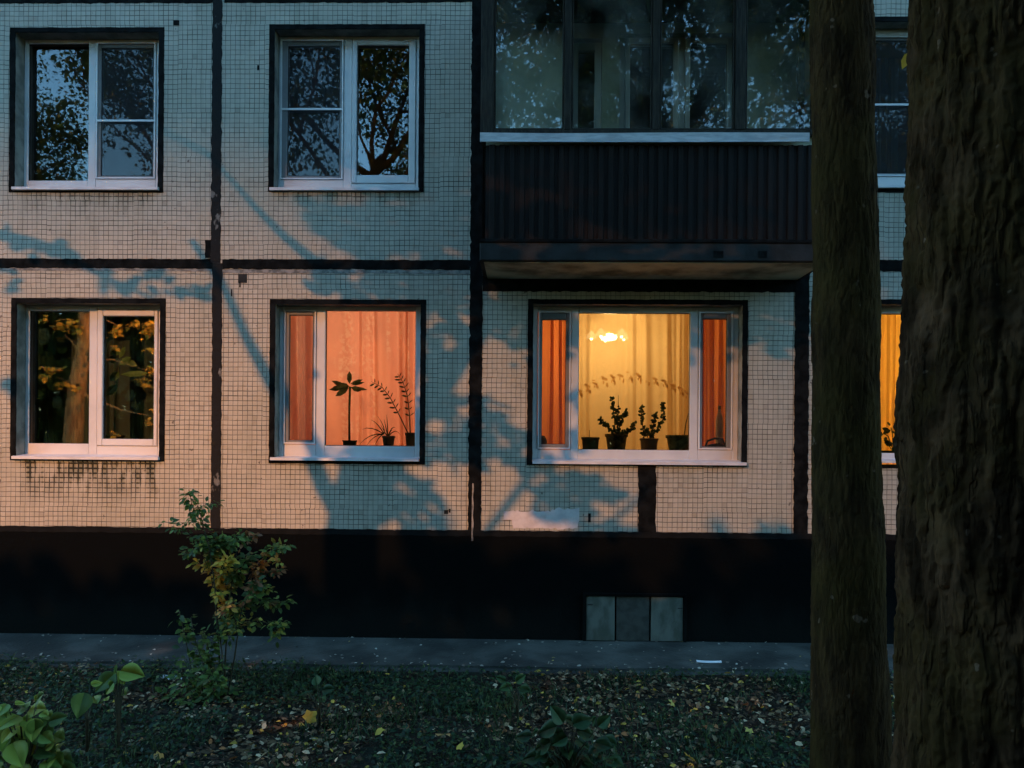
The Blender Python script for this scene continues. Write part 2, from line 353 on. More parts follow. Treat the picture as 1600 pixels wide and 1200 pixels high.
def leaves(name, tpl, P, D, N, S, C, mat, parent=None, loc=None):
    """one mesh of many leaves; P base, D growing direction, N rough normal, S length, C rgb"""
    P = np.asarray(P, float); D = np.asarray(D, float); N = np.asarray(N, float); S = np.asarray(S, float); C = np.asarray(C, float)
    D = D / (np.linalg.norm(D, axis=1, keepdims=True) + 1e-9)
    X = np.cross(D, N); X /= (np.linalg.norm(X, axis=1, keepdims=True) + 1e-9); Z = np.cross(X, D)
    tv, tf = tpl; n, k = len(P), len(tv)
    V = P[:, None, :] + S[:, None, None] * (tv[None, :, 0:1] * X[:, None, :] + tv[None, :, 1:2] * D[:, None, :] + tv[None, :, 2:3] * Z[:, None, :])
    V = V.reshape(-1, 3)
    if loc is not None: V = V - np.array(loc)[None, :]
    tf = np.array(tf); nf = len(tf)
    Fc = (tf[None] + (np.arange(n) * k)[:, None, None]).reshape(-1)
    me = bpy.data.meshes.new(name); me.vertices.add(n * k); me.vertices.foreach_set('co', V.reshape(-1))
    me.loops.add(n * nf * 3); me.loops.foreach_set('vertex_index', Fc.astype(np.int32))
    me.polygons.add(n * nf); me.polygons.foreach_set('loop_start', np.arange(0, n * nf * 3, 3, dtype=np.int32))
    me.update(calc_edges=True)
    a = me.attributes.new('leaf_color', 'FLOAT_COLOR', 'FACE')
    cc = np.concatenate([np.repeat(C, nf, axis=0), np.ones((n * nf, 1))], axis=1); a.data.foreach_set('color', cc.reshape(-1).astype(np.float32))
    me.materials.append(mat); o = bpy.data.objects.new(name, me); COL.objects.link(o)
    if parent is not None: o.parent = parent
    return o
def rnd3(n): 
    v = rng.normal(size=(n, 3)); return v / np.linalg.norm(v, axis=1, keepdims=True)
def colmix(n, cols, w, jit=.25):
    c = np.array(cols)[rng.choice(len(cols), n, p=np.array(w) / sum(w))]
    return np.clip(c * (1 + rng.uniform(-jit, jit, (n, 1))), 0, 1)

# ------------------------------------------------------------------ the building
B = empty('apartment_building', (0, 0, 0), 'panel apartment block clad in small beige mosaic tiles with black painted joints', 'building')
XL = at(-420, 500).x; X1 = at(338.5, 500).x; X2 = at(742, 500).x; X3 = at(1251, 600).x; XR = at(2050, 500).x
Z0 = at(600, 828.5).z; Z1 = at(600, 412).z; Z2 = at(300, 1).z; Z3 = Z2 + (Z2 - Z1)
REV = .15   # depth of the window reveals

WIN = {}   # name: opening rect, wall-surface border rect
def opening(border_px, pad=8):
    a, b, c, d = border_px
    return rect(a, b, c, d), rect(a + pad, b + pad - 1, c - pad, d - 5)
W1b, W1o = opening((15, 43, 256, 301)); W2b, W2o = opening((420, 38, 663, 300))
W3b, W3o = opening((17, 466, 258, 720)); W4b, W4o = opening((421, 468, 665, 725))
W5b, W5o = opening((824, 468, 1168, 728)); W6b, W6o = opening((1322, 468, 1562, 732)); W7b, W7o = opening((1322, 26, 1562, 301))
W8o = rect(968, 52, 1150, 250); D8o = rect(893, 60, 940, 372)
panels = [((XL, Z0, X1, Z1), [W3o]), ((XL, Z1, X1, Z2), [W1o]), ((X1, Z0, X2, Z1), [W4o]), ((X1, Z1, X2, Z2), [W2o]),
          ((X2, Z0, X3, Z1), [W5o]), ((X2, Z1, X3, Z2), [D8o, W8o]), ((X3, Z0, XR, Z1), [W6o]), ((X3, Z1, XR, Z2), [W7o]),
          ((XL, Z2, X1, Z3), []), ((X1, Z2, X2, Z3), []), ((X2, Z2, X3, Z3), []), ((X3, Z2, XR, Z3), [])]
for (pr, holes) in panels:
    mb = MB(); xs = sorted({pr[0], pr[2]} | {h[0] for h in holes} | {h[2] for h in holes}); zs = sorted({pr[1], pr[3]} | {h[1] for h in holes} | {h[3] for h in holes})
    for i in range(len(xs) - 1):
        for j in range(len(zs) - 1):
            cx, cz = (xs[i] + xs[i + 1]) / 2, (zs[j] + zs[j + 1]) / 2
            if any(h[0] < cx < h[2] and h[1] < cz < h[3] for h in holes): continue
            mb.face([(xs[i], 0, zs[j]), (xs[i + 1], 0, zs[j]), (xs[i + 1], 0, zs[j + 1]), (xs[i], 0, zs[j + 1])])
            mb.cur = 1
            mb.face([(xs[i], .32, zs[j]), (xs[i], .32, zs[j + 1]), (xs[i + 1], .32, zs[j + 1]), (xs[i + 1], .32, zs[j])]); mb.cur = 0
    mb.cur = 1
    for h in holes:
        a, b, c, d = h; y = .32
        mb.face([(a, 0, b), (a, 0, d), (a, y, d), (a, y, b)]); mb.face([(c, 0, b), (c, y, b), (c, y, d), (c, 0, d)])
        mb.face([(a, 0, d), (c, 0, d), (c, y, d), (a, y, d)]); mb.face([(a, 0, b), (a, y, b), (c, y, b), (c, 0, b)])
    mb.build('wall_panel', [M['inner_green'] if (len(holes) == 2) else M['tile'], M['plaster']], B)
# roof slab and end walls, so that no sky shows from behind
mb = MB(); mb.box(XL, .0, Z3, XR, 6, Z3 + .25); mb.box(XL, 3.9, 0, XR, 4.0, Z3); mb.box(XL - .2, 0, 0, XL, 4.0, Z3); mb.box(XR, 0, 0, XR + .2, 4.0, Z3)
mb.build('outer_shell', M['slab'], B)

def jag(n, amp, seed):
    return [amp * (noise.noise(Vector((i * .37, seed, 0))) + .7 * noise.noise(Vector((i * 1.1, seed, 5)))) for i in range(n)]
def vseam(xa, xb, z0, z1, mat='bitumen', amp=.012, y=-.006, name='joint_sealant', seed=None):
    seed = random.uniform(0, 99) if seed is None else seed
    n = max(3, int(abs(z1 - z0) / .03)); ja, jb = jag(n, amp, seed), jag(n, amp, seed + 31); mb = MB()
    mb.strip([(xa + ja[i], xb + jb[i], z0 + (z1 - z0) * i / (n - 1)) for i in range(n)], y, .004)
    return mb.build(name, M[mat], B)
def hseam(z0, z1, xa, xb, mat='bitumen', amp=.010, y=-.004, name='joint_sealant', seed=None):
    seed = random.uniform(0, 99) if seed is None else seed
    n = max(3, int(abs(xb - xa) / .03)); ja, jb = jag(n, amp, seed), jag(n, amp, seed + 31); mb = MB()
    mb.hstrip([(z0 + ja[i], z1 + jb[i], xa + (xb - xa) * i / (n - 1)) for i in range(n)], y, .004)
    return mb.build(name, M[mat], B)
vx = lambda a, y=600: at(a, y).x
vz = lambda b, x=600: at(x, b).z
vseam(vx(331, 200), vx(346, 200), Z1, Z3, 'bitumen_scuffed', .010)
vseam(vx(331), vx(346), Z0 - .01, Z1 - .002, 'bitumen_scuffed', .008)
vseam(vx(733), vx(753), .02, Z3, amp=.013, y=-.008)
vseam(vx(1241, 640), vx(1263, 640), .02, Z3, amp=.013, y=-.008)
vseam(vx(-425), vx(-405), .02, Z3)
hseam(vz(421), vz(406), XL, vx(331)); hseam(vz(421), vz(406), vx(346), vx(733))
hseam(vz(425), vz(421), XL, vx(331), 'mortar_edge', .004, -.003); hseam(vz(427, 500), vz(421.5, 500), vx(347), vx(732), 'mortar_edge', .005, -.003)
hseam(vz(456, 1000), vz(432, 1000), vx(753), vx(1241), amp=.010)
hseam(vz(424, 1400), vz(406, 1400), vx(1263), XR); hseam(vz(5, 200), vz(-12, 200), XL, vx(331)); hseam(vz(5, 200), vz(-12, 200), vx(346), vx(733))
vseam(vx(321, 380), vx(332, 380), vz(403, 325), vz(375, 325), amp=.008, y=-.0055)        # blob of sealant beside the joint
vseam(vx(997, 780), vx(1025, 780), vz(834, 1010), vz(727, 1010), amp=.014, y=-.0035, name='painted_stripe')
for (a, b, c, d, m) in ((271, 32, 280, 40, 'bitumen'), (372, 428, 386, 442, 'slab'), (402, 102, 405, 110, 'bitumen'), (361, 452, 363, 463, 'bitumen'),
                        (374, 440, 376, 449, 'bitumen'), (919, 802, 923, 816, 'bitumen'), (694, 797, 700, 803, 'darkwood'), (701, 795, 704, 801, 'darkwood')):
    x0, z0, x1, z1 = rect(a, b, c, d); vseam(x0, x1, z0, z1, m, .002, -.0028, 'wall_blemish')
# white brushed-out patch low on the wall
mb = MB(); n = 40; x0, z0, x1, z1 = rect(787, 799, 905, 826)
ja, jb = jag(n, .016, 3.3), jag(n, .02, 9.1)
mb.hstrip([((z0 + ja[i]) if .1 < i / n < .97 else (z0 + z1) / 2, (z1 + jb[i] + (.03 if i / n > .62 else 0)), x0 + (x1 - x0) * i / (n - 1)) for i in range(n)], -.003, .004)
mb.build('paint_patch', M['white_paint'], B)
# plinth
mb = MB(); mb.box(XL, -.012, -.3, XR, .3, Z0 - .015); mb.build('plinth', M['plinth'], B)
hseam(Z0 - .05, Z0 + .008, XL, XR, 'plinth_edge', .007, -.0145, 'plinth_edge')
mb = MB(); n = 20; mb.strip([(vx(738, 760) - .005 * (i / n), vx(740, 760) + .004 * math.sin(i), vz(755, 740) - (vz(755, 740) - vz(845, 740)) * i / n) for i in range(n + 1)][::-1], -.016, .0)
mb.build('paint_drip', M['mortar_edge'], B)
# ventilation hatch in the plinth
hx0, hz0, hx1, hz1 = rect(915, 931, 1067, 1001)
vent = MB(); vent.ring((hx0 - .03, hz0 - .03, hx1 + .03, hz1 + .03), (hx0, hz0, hx1, hz1), -.045, -.012); V_ = vent.build('cellar_hatch', M['plinth'], B)
for (a, b, m, y) in ((0, .30, 'hatch', -.030), (.31, .655, 'hatch_dark', -.022), (.665, 1, 'hatch', -.031)):
    mb = MB(); mb.box(hx0 + (hx1 - hx0) * a + .004, y, hz0 + .004, hx0 + (hx1 - hx0) * b - .004, -.0125, hz1 - .004, .004); mb.build('hatch_board', M[m], V_)
mb = MB(); mb.box(hx0 - .02, -.075, hz0 - .045, hx1 + .02, -.0125, hz0 - .005, .006); mb.build('hatch_sill', M['hatch'], V_)
for (hx, hz) in ((hx0 + .02, hz1 - .09), (hx1 - .06, hz1 - .12)):
    mb = MB(); mb.box(hx, -.038, hz, hx + .05, -.032, hz + .008); mb.build('hinge', M['gasket'], V_)

# ------------------------------------------------------------------ windows
def border_ring(b, o):
    s = random.uniform(0, 99)
    vseam(b[0], o[0] + .004, b[1], b[3], amp=.004, seed=s, name='window_surround'); vseam(o[2] - .004, b[2], b[1], b[3], amp=.004, seed=s + 3, name='window_surround')
    hseam(o[3] - .004, b[3], b[0] + .01, b[2] - .01, amp=.004, y=-.0045, seed=s + 5, name='window_surround'); hseam(b[1], o[1] + .004, b[0] + .01, b[2] - .01, amp=.004, y=-.0045, seed=s + 7, name='window_surround')
def make_window(b, o, frame_px, cells, sill_px, label=None, room=None, yw=REV, surround=True):
    """cells: list of (kind, outer px rect, glass px rect); kinds 'fixed', 'sash', 'net'"""
    if surround: border_ring(b, o)
    fr = rect(*frame_px, Y=yw); y0, y1 = yw, yw + .07
    fo = (o[0] + .001, min(fr[1], o[1] + .02), o[2] - .001, o[3] - .001)
    mb = MB()
    # outer frame and mullions: strips between glass cells
    gl = [rect(*c[1], Y=yw) for c in cells]
    mb.box(fo[0], y0, fo[1], gl[0][0], y1, fo[3], .006); mb.box(gl[-1][2], y0, fo[1], fo[2], y1, fo[3], .006)
    for a, c in zip(gl, gl[1:]): mb.box(a[2], y0, fo[1], c[0], y1, fo[3], .006)
    for g in gl:
        mb.box(g[0], y0 + .0008, fo[1], g[2], y1 - .001, g[1], .005); mb.box(g[0], y0 + .0008, g[3], g[2], y1 - .001, fo[3], .005)
    W = mb.build('window', M['white_pvc'], B)
    if label: W['label'] = label
    for (kind, out_px, g_px), g in zip(cells, gl):
        p = rect(*g_px, Y=yw)
        if kind in ('sash', 'net'):
            s = MB(); ys = y0 - (.012 if kind == 'sash' else -.012)
            s.ring((g[0] + .003, g[1] + .003, g[2] - .003, g[3] - .003), p, ys, y1 - .004, .007); s.build('sash', M['white_pvc'], W)
        gs = MB(); q = .004; gs.ring((p[0] - .002, p[1] - .002, p[2] + .002, p[3] + .002), (p[0] + q, p[1] + q, p[2] - q, p[3] - q), y0 + .018, y0 + .03, 0); gs.build('gasket', M['gasket'], W)
        pane = MB(); yg = y0 + .026
        pane.face([(p[0], yg, p[1]), (p[2], yg, p[1]), (p[2], yg, p[3]), (p[0], yg, p[3])]); pane.build('pane', M['glass'], W)
        if kind == 'net':
            nf = MB(); t_ = .018; a, b_, c, d = g
            nf.ring((a + .004, b_ + .004, c - .004, d - .004), (a + t_, b_ + t_, c - t_, d - t_), y0 - .012, y0 - .0, .002)
            if id(cells) in NETBAR:
                zc = at((out_px[0] + out_px[2]) / 2, NETBAR.get(id(cells), (out_px[1] + out_px[3]) / 2 + 16 * 0), yw).z
                nf.box(a + t_, y0 - .0115, zc - .011, c - t_, y0 - .002, zc + .011, .002)
            nf.build('net_frame', M['net_alu'], W)
            ms = MB(); yn = y0 - .005; ms.face([(a + .01, yn, b_ + .01), (c - .01, yn, b_ + .01), (c - .01, yn, d - .01), (a + .01, yn, d - .01)]); ms.build('insect_net', M['net'], W)
    if sill_px:
        a, zt, c, zb = sill_px; x0, x1 = at(a, zt).x, at(c, zt).x; zb_ = at((a + c) / 2, zb, -.045).z; zt_ = zb_ + .028
        s = MB(); zi = fo[1] + .012
        P8 = [(x0, -.045, zb_), (x1, -.045, zb_), (x1, -.045, zt_), (x0, -.045, zt_)]
        s.face(P8); s.face([P8[3], P8[2], (o[2] - .002, REV, max(zi, zt_ + .012)), (o[0] + .002, REV, max(zi, zt_ + .012))])
        s.face([P8[0], (x0, -.002, zb_), (x1, -.002, zb_), P8[1]]); s.face([P8[0], P8[3], (x0, -.002, zt_ + .008), (x0, -.002, zb_)]); s.face([P8[1], (x1, -.002, zb_), (x1, -.002, zt_ + .008), P8[2]])
        s.build('sill', M['metal'], W)
    ib = MB(); ib.box(o[0] + .004, y1 + .001, fo[1], o[2] - .004, .62, gl[0][1] - .006, .006); ib.build('inner_sill', M['white_pvc'], W)
    return W
NETBAR = {}
c1 = [('fixed', (44, 68, 138, 282), (44, 68, 138, 282)), ('net', (150, 66, 244, 280), (157, 74, 238, 274))]
c2 = [('net', (438, 62, 537, 281), (449, 71, 530, 274)), ('sash', (550, 64, 650, 287), (558, 71, 639, 274))]
c3 = [('fixed', (45, 486, 139, 693), (45, 486, 139, 693)), ('sash', (152, 484, 247, 697), (161, 494, 241, 686))]
c4 = [('net', (443, 484, 494, 694), (451, 492, 488, 688)), ('fixed', (508, 485, 649, 697), (508, 485, 649, 697))]
c5 = [('net', (840, 486, 892, 702), (846.5, 499, 884, 694)), ('fixed', (904, 489, 1078, 703), (904, 489, 1078, 703)), ('net', (1091, 487, 1145, 703), (1098, 498, 1136, 698))]
c6 = [('fixed', (1342, 490, 1440, 708), (1342, 490, 1440, 708)), ('sash', (1452, 490, 1545, 708), (1460, 500, 1537, 700))]
c7 = [('net', (1342, 56, 1440, 276), (1349, 62, 1433, 270)), ('fixed', (1452, 58, 1545, 276), (1452, 58, 1545, 276))]
NETBAR[id(c1)] = 189; NETBAR[id(c2)] = 171; NETBAR[id(c7)] = 164
make_window(W1b, W1o, (36, 62, 247, 291), c1, (22, 286, 249, 296), 'white two-part window with an insect net on its right half, top left')
make_window(W2b, W2o, (435, 57, 652, 291), c2, (423, 286, 655, 297), 'white two-part window with an insect net on its left half, upper storey')
make_window(W3b, W3o, (39, 478, 249, 703), c3, (22, 704, 250, 718), 'unlit white window mirroring orange lit leaves')
make_window(W4b, W4o, (436, 480, 660, 709), c4, (424, 708, 655, 720), 'window with salmon curtain and one narrow casement')
make_window(W5b, W5o, (832, 474, 1164, 717), c5, (832, 714, 1165, 726), 'wide three-part window lit golden from inside')
make_window(W6b, W6o, (1336, 480, 1552, 716), c6, (1326, 712, 1560, 724), 'window with yellow curtain between the tree trunks')
make_window(W7b, W7o, (1336, 50, 1552, 284), c7, (1326, 280, 1560, 293), 'upper window seen between the tree trunks')
# the small casements carry no crossbar
# window and door at the back of the balcony
c8 = [('sash', (976, 60, 1060, 240), (984, 68, 1052, 232)), ('sash', (1070, 60, 1144, 240), (1078, 68, 1136, 232))]
make_window(None, W8o, (970, 54, 1148, 248), c8, None, surround=False, yw=.08)
mb = MB(); d = D8o; yb = .08
mb.ring((d[0], d[1], d[2], d[3]), (d[0] + .07, d[1] + .8, d[2] - .07, d[3] - .08), yb, yb + .06); mb.box(d[0] + .07, yb + .01, d[1] + .08, d[2] - .07, yb + .05, d[1] + .8)
DR = mb.build('balcony_door', M['white_pvc'], B)
mb = MB(); mb.face([(d[0] + .07, yb + .03, d[1] + .8), (d[2] - .07, yb + .03, d[1] + .8), (d[2] - .07, yb + .03, d[3] - .08), (d[0] + .07, yb + .03, d[3] - .08)]); mb.build('pane', M['glass'], DR)
mb = MB(); mb.box(d[0] + .02, yb - .04, d[1] + 1.0, d[0] + .04, yb, d[1] + 1.02); mb.box(d[0] + .02, yb - .05, d[1] + .9, d[0] + .04, yb - .035, d[1] + 1.02); mb.build('handle', M['pole'], DR)

# rooms behind the windows (walls, floor and ceiling seen through the glass)
def room(x0, x1, z0, z1, mat, y0=.321, y1=3.6):
    mb = MB()
    mb.face([(x0, y1, z0), (x1, y1, z0), (x1, y1, z1), (x0, y1, z1)]); mb.face([(x0, y0, z0), (x0, y1, z0), (x0, y1, z1), (x0, y0, z1)])
    mb.face([(x1, y0, z0), (x1, y0, z1), (x1, y1, z1), (x1, y1, z0)]); mb.face([(x0, y0, z0), (x1, y0, z0), (x1, y1, z0), (x0, y1, z0)])
    mb.face([(x0, y0, z1), (x0, y1, z1), (x1, y1, z1), (x1, y0, z1)])
    return mb.build('room_interior', M[mat], B)
zc, zf = Z1 - .18, Z0 + .02
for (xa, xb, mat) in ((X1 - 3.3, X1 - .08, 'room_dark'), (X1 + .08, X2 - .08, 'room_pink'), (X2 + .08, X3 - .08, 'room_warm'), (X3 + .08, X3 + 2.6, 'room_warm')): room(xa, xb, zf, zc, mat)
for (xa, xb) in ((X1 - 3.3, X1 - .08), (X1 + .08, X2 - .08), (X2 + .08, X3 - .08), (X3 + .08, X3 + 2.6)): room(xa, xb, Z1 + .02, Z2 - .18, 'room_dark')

# ------------------------------------------------------------------ balcony
YB = -.75
BL, BR = at(750, 300, YB).x, at(1296, 300, YB).x
bz = lambda p, x=1000: at(x, p, YB).z
zs0, zs1 = bz(409), bz(378); zp1 = bz(226); zl0, zl1 = bz(225), bz(210); zg0 = bz(208); zg1 = zs0 + 2.62
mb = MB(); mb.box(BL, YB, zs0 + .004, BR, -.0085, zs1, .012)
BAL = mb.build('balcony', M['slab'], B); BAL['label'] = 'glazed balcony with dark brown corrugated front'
mb = MB(); mb.box(BL + .04, YB + .03, zs0 - .004, BR - .04, -.0085, zs0 + .002); mb.build('soffit', M['soffit'], BAL)
for (a, b) in ((1115, 1130), (1185, 1198)):
    xa, xb = at(a, 398, YB).x, at(b, 398, YB).x; mb = MB(); mb.box(xa, YB - .005, bz(402), xb, YB + .002, bz(392)); mb.build('slab_bracket', M['bitumen'], BAL)
# corrugated front: a folded sheet
def corrug(x0, x1, z0, z1, y, axis='x', name='corrugated_sheet'):
    mb = MB(); p = .092; n = int((x1 - x0) / p); p = (x1 - x0) / n; prof = []
    for i in range(n):
        jx = random.uniform(-.003, .003)
        for (u, h) in ((0, 0), (.36, 0), (.46, .018), (.90, .018)): prof.append((x0 + (i + u) * p + jx * (u > 0), h))
    prof.append((x1, 0))
    for (a, b) in zip(prof, prof[1:]):
        if axis == 'x': mb.face([(a[0], y - a[1], z0), (b[0], y - b[1], z0), (b[0], y - b[1], z1), (a[0], y - a[1], z1)])
        else: mb.face([(y + a[1], a[0], z0), (y + b[1], b[0], z0), (y + b[1], b[0], z1), (y + a[1], a[0], z1)])
    return mb.build(name, M['brown_sheet'], BAL)
corrug(BL + .05, BR - .05, zs1 + .02, zp1, YB + .02); corrug(YB + .03, -.01, zs1 + .02, zp1, BL + .02, 'y'); corrug(YB + .03, -.01, zs1 + .02, zp1, BR - .03, 'y')
mb = MB(); mb.box(BL, YB - .012, zs1 - .01, BR, YB + .04, zs1 + .025, .006); mb.build('bottom_rail', M['bitumen'], BAL)
# inner side of the parapet
mb = MB(); mb.box(BL + .05, YB + .05, zs1, BR - .05, YB + .07, zl1); mb.build('parapet_board', M['inner_green'], BAL)
# ledge: slightly bowed sheet-metal strip
n = 30; xl0, xl1 = at(750, 216, YB - .05).x, at(1265, 216, YB - .05).x; mb = MB()
pz = lambda u: bz(224.5, 750 + 515 * u) - .004 * math.sin(math.pi * u); 
rows = [(pz(i / n) + .0, pz(i / n) + .085 - .004 * math.sin(7 * i / n), xl0 + (xl1 - xl0) * i / n) for i in range(n + 1)]
mb.hstrip(rows, YB - .05, YB - .04)
for a, b in zip(rows, rows[1:]): mb.face([(a[2], YB - .05, a[1]), (b[2], YB - .05, b[1]), (b[2], YB + .03, b[1] + .012), (a[2], YB + .03, a[1] + .012)])
mb.build('ledge', M['ledge'], BAL)
# glazing frame: posts and rails, slightly different sashes
gx = lambda p: at(p, 110, YB).x
mb = MB()
mb.box(BL, YB - .01, zg0 - .02, gx(772), YB + .07, zg1, .006); mb.box(gx(882), YB - .008, zg0 + .03, gx(893), YB + .06, zg1, .006)
mb.box(gx(1020), YB - .008, zg0 + .03, gx(1031), YB + .06, zg1, .006); mb.box(gx(1149), YB - .012, zg0 + .03, gx(1165), YB + .07, zg1, .006)
mb.box(gx(1272), YB - .01, zg0 - .02, BR, YB + .07, zg1, .006)
mb.box(gx(772), YB - .0085, zg0 - .02, gx(1272), YB + .062, zg0 + .03, .006); mb.box(gx(772), YB - .0085, zg1 - .08, gx(1272), YB + .06, zg1, .006)
for xx in (BL, BR - .06):
    mb.box(xx, YB + .075, zg0 - .02, xx + .06, -.012, zg0 + .04, .004); mb.box(xx, YB + .075, zg1 - .08, xx + .06, -.012, zg1); mb.box(xx, -.07, zg0 + .041, xx + .06, -.012, zg1 - .081)
mb.build('glazing_frame', M['darkwood'], BAL)
for (a, b) in ((772, 882), (893, 1020), (1031, 1149), (1165, 1272)):
    x0, x1 = gx(a), gx(b); t_ = .018
    s = MB(); s.ring((x0 + .003, zg0 + .032, x1 - .003, zg1 - .083), (x0 + t_, zg0 + .05, x1 - t_, zg1 - .11), YB + .004, YB + .045, .004); s.build('balcony_sash', M['darkwood'], BAL)
    ti = random.uniform(-.004, .004)
    p = MB(); p.face([(x0 + t_, YB + .025 + ti, zg0 + .05), (x1 - t_, YB + .025 - ti, zg0 + .05), (x1 - t_, YB + .025 - ti * .4, zg1 - .11), (x0 + t_, YB + .025 + ti * .3, zg1 - .11)]); p.build('balcony_pane', M['old_glass'], BAL)
for xx in (BL + .03, BR - .03):
    p = MB(); p.face([(xx, YB + .075, zg0 + .04), (xx, -.07, zg0 + .04), (xx, -.07, zg1 - .08), (xx, YB + .075, zg1 - .08)]); p.build('balcony_pane', M['old_glass'], BAL)
mb = MB(); mb.box(BL - .02, YB - .05, zg1, BR + .02, -.0085, zg1 + .12); mb.build('balcony_roof', M['slab'], BAL)

# ------------------------------------------------------------------ curtains
def curtain(name, px0, px1, z0, z1, Y, mat, folds, amp, label, seed, gather=0.0, segs=220):
    x0, x1 = at(px0, 600, Y).x, at(px1, 600, Y).x; nz = 14; mb = MB(); idx = []
    for j in range(nz + 1):
        w = j / nz; z = z0 + (z1 - z0) * w; row = []
        for i in range(segs + 1):
            u = i / segs; ph = folds * 2 * math.pi * (u + .06 * math.sin(5 * u + seed) + .03 * math.sin(17 * u + seed * 2))
            a = amp * (.45 + .55 * abs(math.sin(3.1 * u + seed))) * (1 - .35 * w)
            y = Y + a * math.sin(ph) + a * .4 * math.sin(2.3 * ph + seed + w * 1.2) + .015 * math.sin(3 * w + 4 * u)
            x = x0 + (x1 - x0) * u + gather * w * (u - .5) * .2 + .012 * math.sin(2.2 * w + 9 * u + seed)
            mb.v.append((x, y, z)); row.append(len(mb.v) - 1)
        idx.append(row)
    for j in range(nz):
        for i in range(segs): mb.f.append((idx[j][i], idx[j][i + 1], idx[j + 1][i + 1], idx[j + 1][i])); mb.mi.append(0)
    loc = ((x0 + x1) / 2, Y, z1)
    o = mb.build(name, M[mat], None, True, loc); return tag(o, label, 'curtain')
zt = zc - .06; zb = zf + .35
curtain('curtain', 425, 668, zb, zt, .75, 'salmon', 7, .085, 'salmon pink curtain hanging in folds behind three potted plants', 1.3)
sh = curtain('curtain', 890, 1092, zb, zt, .78, 'sheer', 6, .035, 'sheer golden curtain with an embroidered arch in the widest window', 2.1)
# the ornament is sewn on the voile: small scalloped sprays along a shallow arch
em = MB(); random.seed(21)
arch = [(905, 612), (918, 606), (930, 600), (944, 594), (957, 591), (970, 588), (984, 587), (998, 589), (1011, 592), (1024, 594), (1038, 598), (1051, 604), (1064, 610), (1074, 616)]
for k, (ax, ay) in enumerate(arch):
    for (dx, dy, rr, an) in ((0, 0, 3.2, 20), (2.5, 5, 3.2, 60), (4, 9, 2.4, 80), (-2.5, -3, 1.8, 10), (-1, 6, 1.6, 100)):
        if random.random() < .15: continue
        c = at(ax + dx + random.uniform(-.8, .8), ay - 2 + dy + random.uniform(-1, 1), .72); s_ = rr * 1.25 / 1231 * 8.8; ca, sa = math.cos(R(an + random.uniform(-20, 20))), math.sin(R(an))
        pts = []
        for q in range(8):
            th = q * math.pi / 4; ex, ez = s_ * 1.3 * math.cos(th), s_ * .55 * math.sin(th)
            pts.append((c.x + ex * ca + ez * sa, .735, c.z - ex * sa + ez * ca))
        em.face(pts)
import bmesh
n0 = len(sh.data.polygons); bm = bmesh.new(); bm.from_mesh(sh.data)
for f in em.f: bm.faces.new([bm.verts.new(Vector(em.v[i]) - sh.location) for i in f]).material_index = 1
bm.to_mesh(sh.data); bm.free(); sh.data.materials.append(M['embroidery'])
random.seed(11)
curtain('curtain', 838, 900, zb, zt, .72, 'orange', 3.2, .035, 'orange drape at the left side of the wide three-part window', 3.0)
curtain('curtain', 1078, 1152, zb, zt, .72, 'orange', 3.4, .035, 'orange drape at the right side of the wide three-part window', 4.4)
curtain('curtain', 1320, 1480, zb, zt, .70, 'yellow', 11, .022, 'yellow pleated curtain seen between the two tree trunks', 5.2)
curtain('curtain', 36, 140, zb, zt, .74, 'dim_cloth', 6, .03, 'dark curtain behind the left half of the unlit lower window', 6.1)
curtain('curtain', 150, 262, zb, zt, .76, 'dim_cloth', 6, .03, 'dark curtain behind the right half of the unlit lower window', 7.7)
zt2, zb2 = Z2 - .24, Z1 + .3
curtain('curtain', 430, 560, zb2, zt2, .74, 'grey_cloth', 5, .03, 'grey curtain behind the netted half of the second upper window', 8.1)
curtain('curtain', 1330, 1400, zb2, zt2, .74, 'grey_cloth', 4, .03, 'grey curtain in the upper window between the tree trunks', 9.1)
curtain('curtain', 228, 262, zb2, zt2, .74, 'grey_cloth', 2, .03, 'grey curtain at the right of the top left window', 3.6)

# ------------------------------------------------------------------ lamps in the rooms
def point(name, loc, energy, col, rad=.06, parent=None):
    l = bpy.data.lights.new(name, 'POINT'); l.energy = energy; l.color = col; l.shadow_soft_size = rad
    o = bpy.data.objects.new(name, l); COL.objects.link(o)
    if parent is not None: o.parent = parent; o.location = Vector(loc) - Vector(parent.location)
    else: o.location = loc
    return o
def chandelier(px, py, Y, name, label, energy, col, arms=5):
    c = at(px, py, Y); root = empty(name, (c.x, c.y, zc - .0), label, 'ceiling lamp')
    mb = MB(); mb.lathe((0, 0, 0), [(.0, -.001), (.09, -.005), (.08, -.03), (.012, -.05), (.012, c.z - zc + .10), (.05, c.z - zc + .07), (.03, c.z - zc + .02), (0, c.z - zc)])
    mb.build('stem', M['brass'], root, True)
    for k in range(arms):
        th = 2 * math.pi * k / arms + .4; r = .21; z = c.z - zc
        a = MB(); a.tube([(0, 0, z + .05), (r * .5 * math.cos(th), r * .5 * math.sin(th), z - .01), (r * math.cos(th), r * math.sin(th), z + .03)], .008, 6); a.build('arm', M['brass'], root, True)
        s = MB(); s.lathe((r * math.cos(th), r * math.sin(th), z + .03), [(.015, .02), (.03, .0), (.055, -.035), (.062, -.07), (.058, -.072), (.0, -.05)], 14); s.build('lamp_shade', M['shade_glow'], root, True)
        b = MB(); b.lathe((r * math.cos(th), r * math.sin(th), z - .045), [(0, .02), (.014, .014), (.018, 0), (.014, -.014), (0, -.02)], 10); b.build('bulb', M['bulb'], root, True)
    b = MB(); b.lathe((0, 0, c.z - zc - .02), [(0, .03), (.08, .025), (.11, 0), (.09, -.04), (0, -.06)], 18); b.build('glass_bowl', M['bulb'], root, True)
    point('lamp_light', (c.x, c.y, c.z - .14), energy, col, .07, root); return root
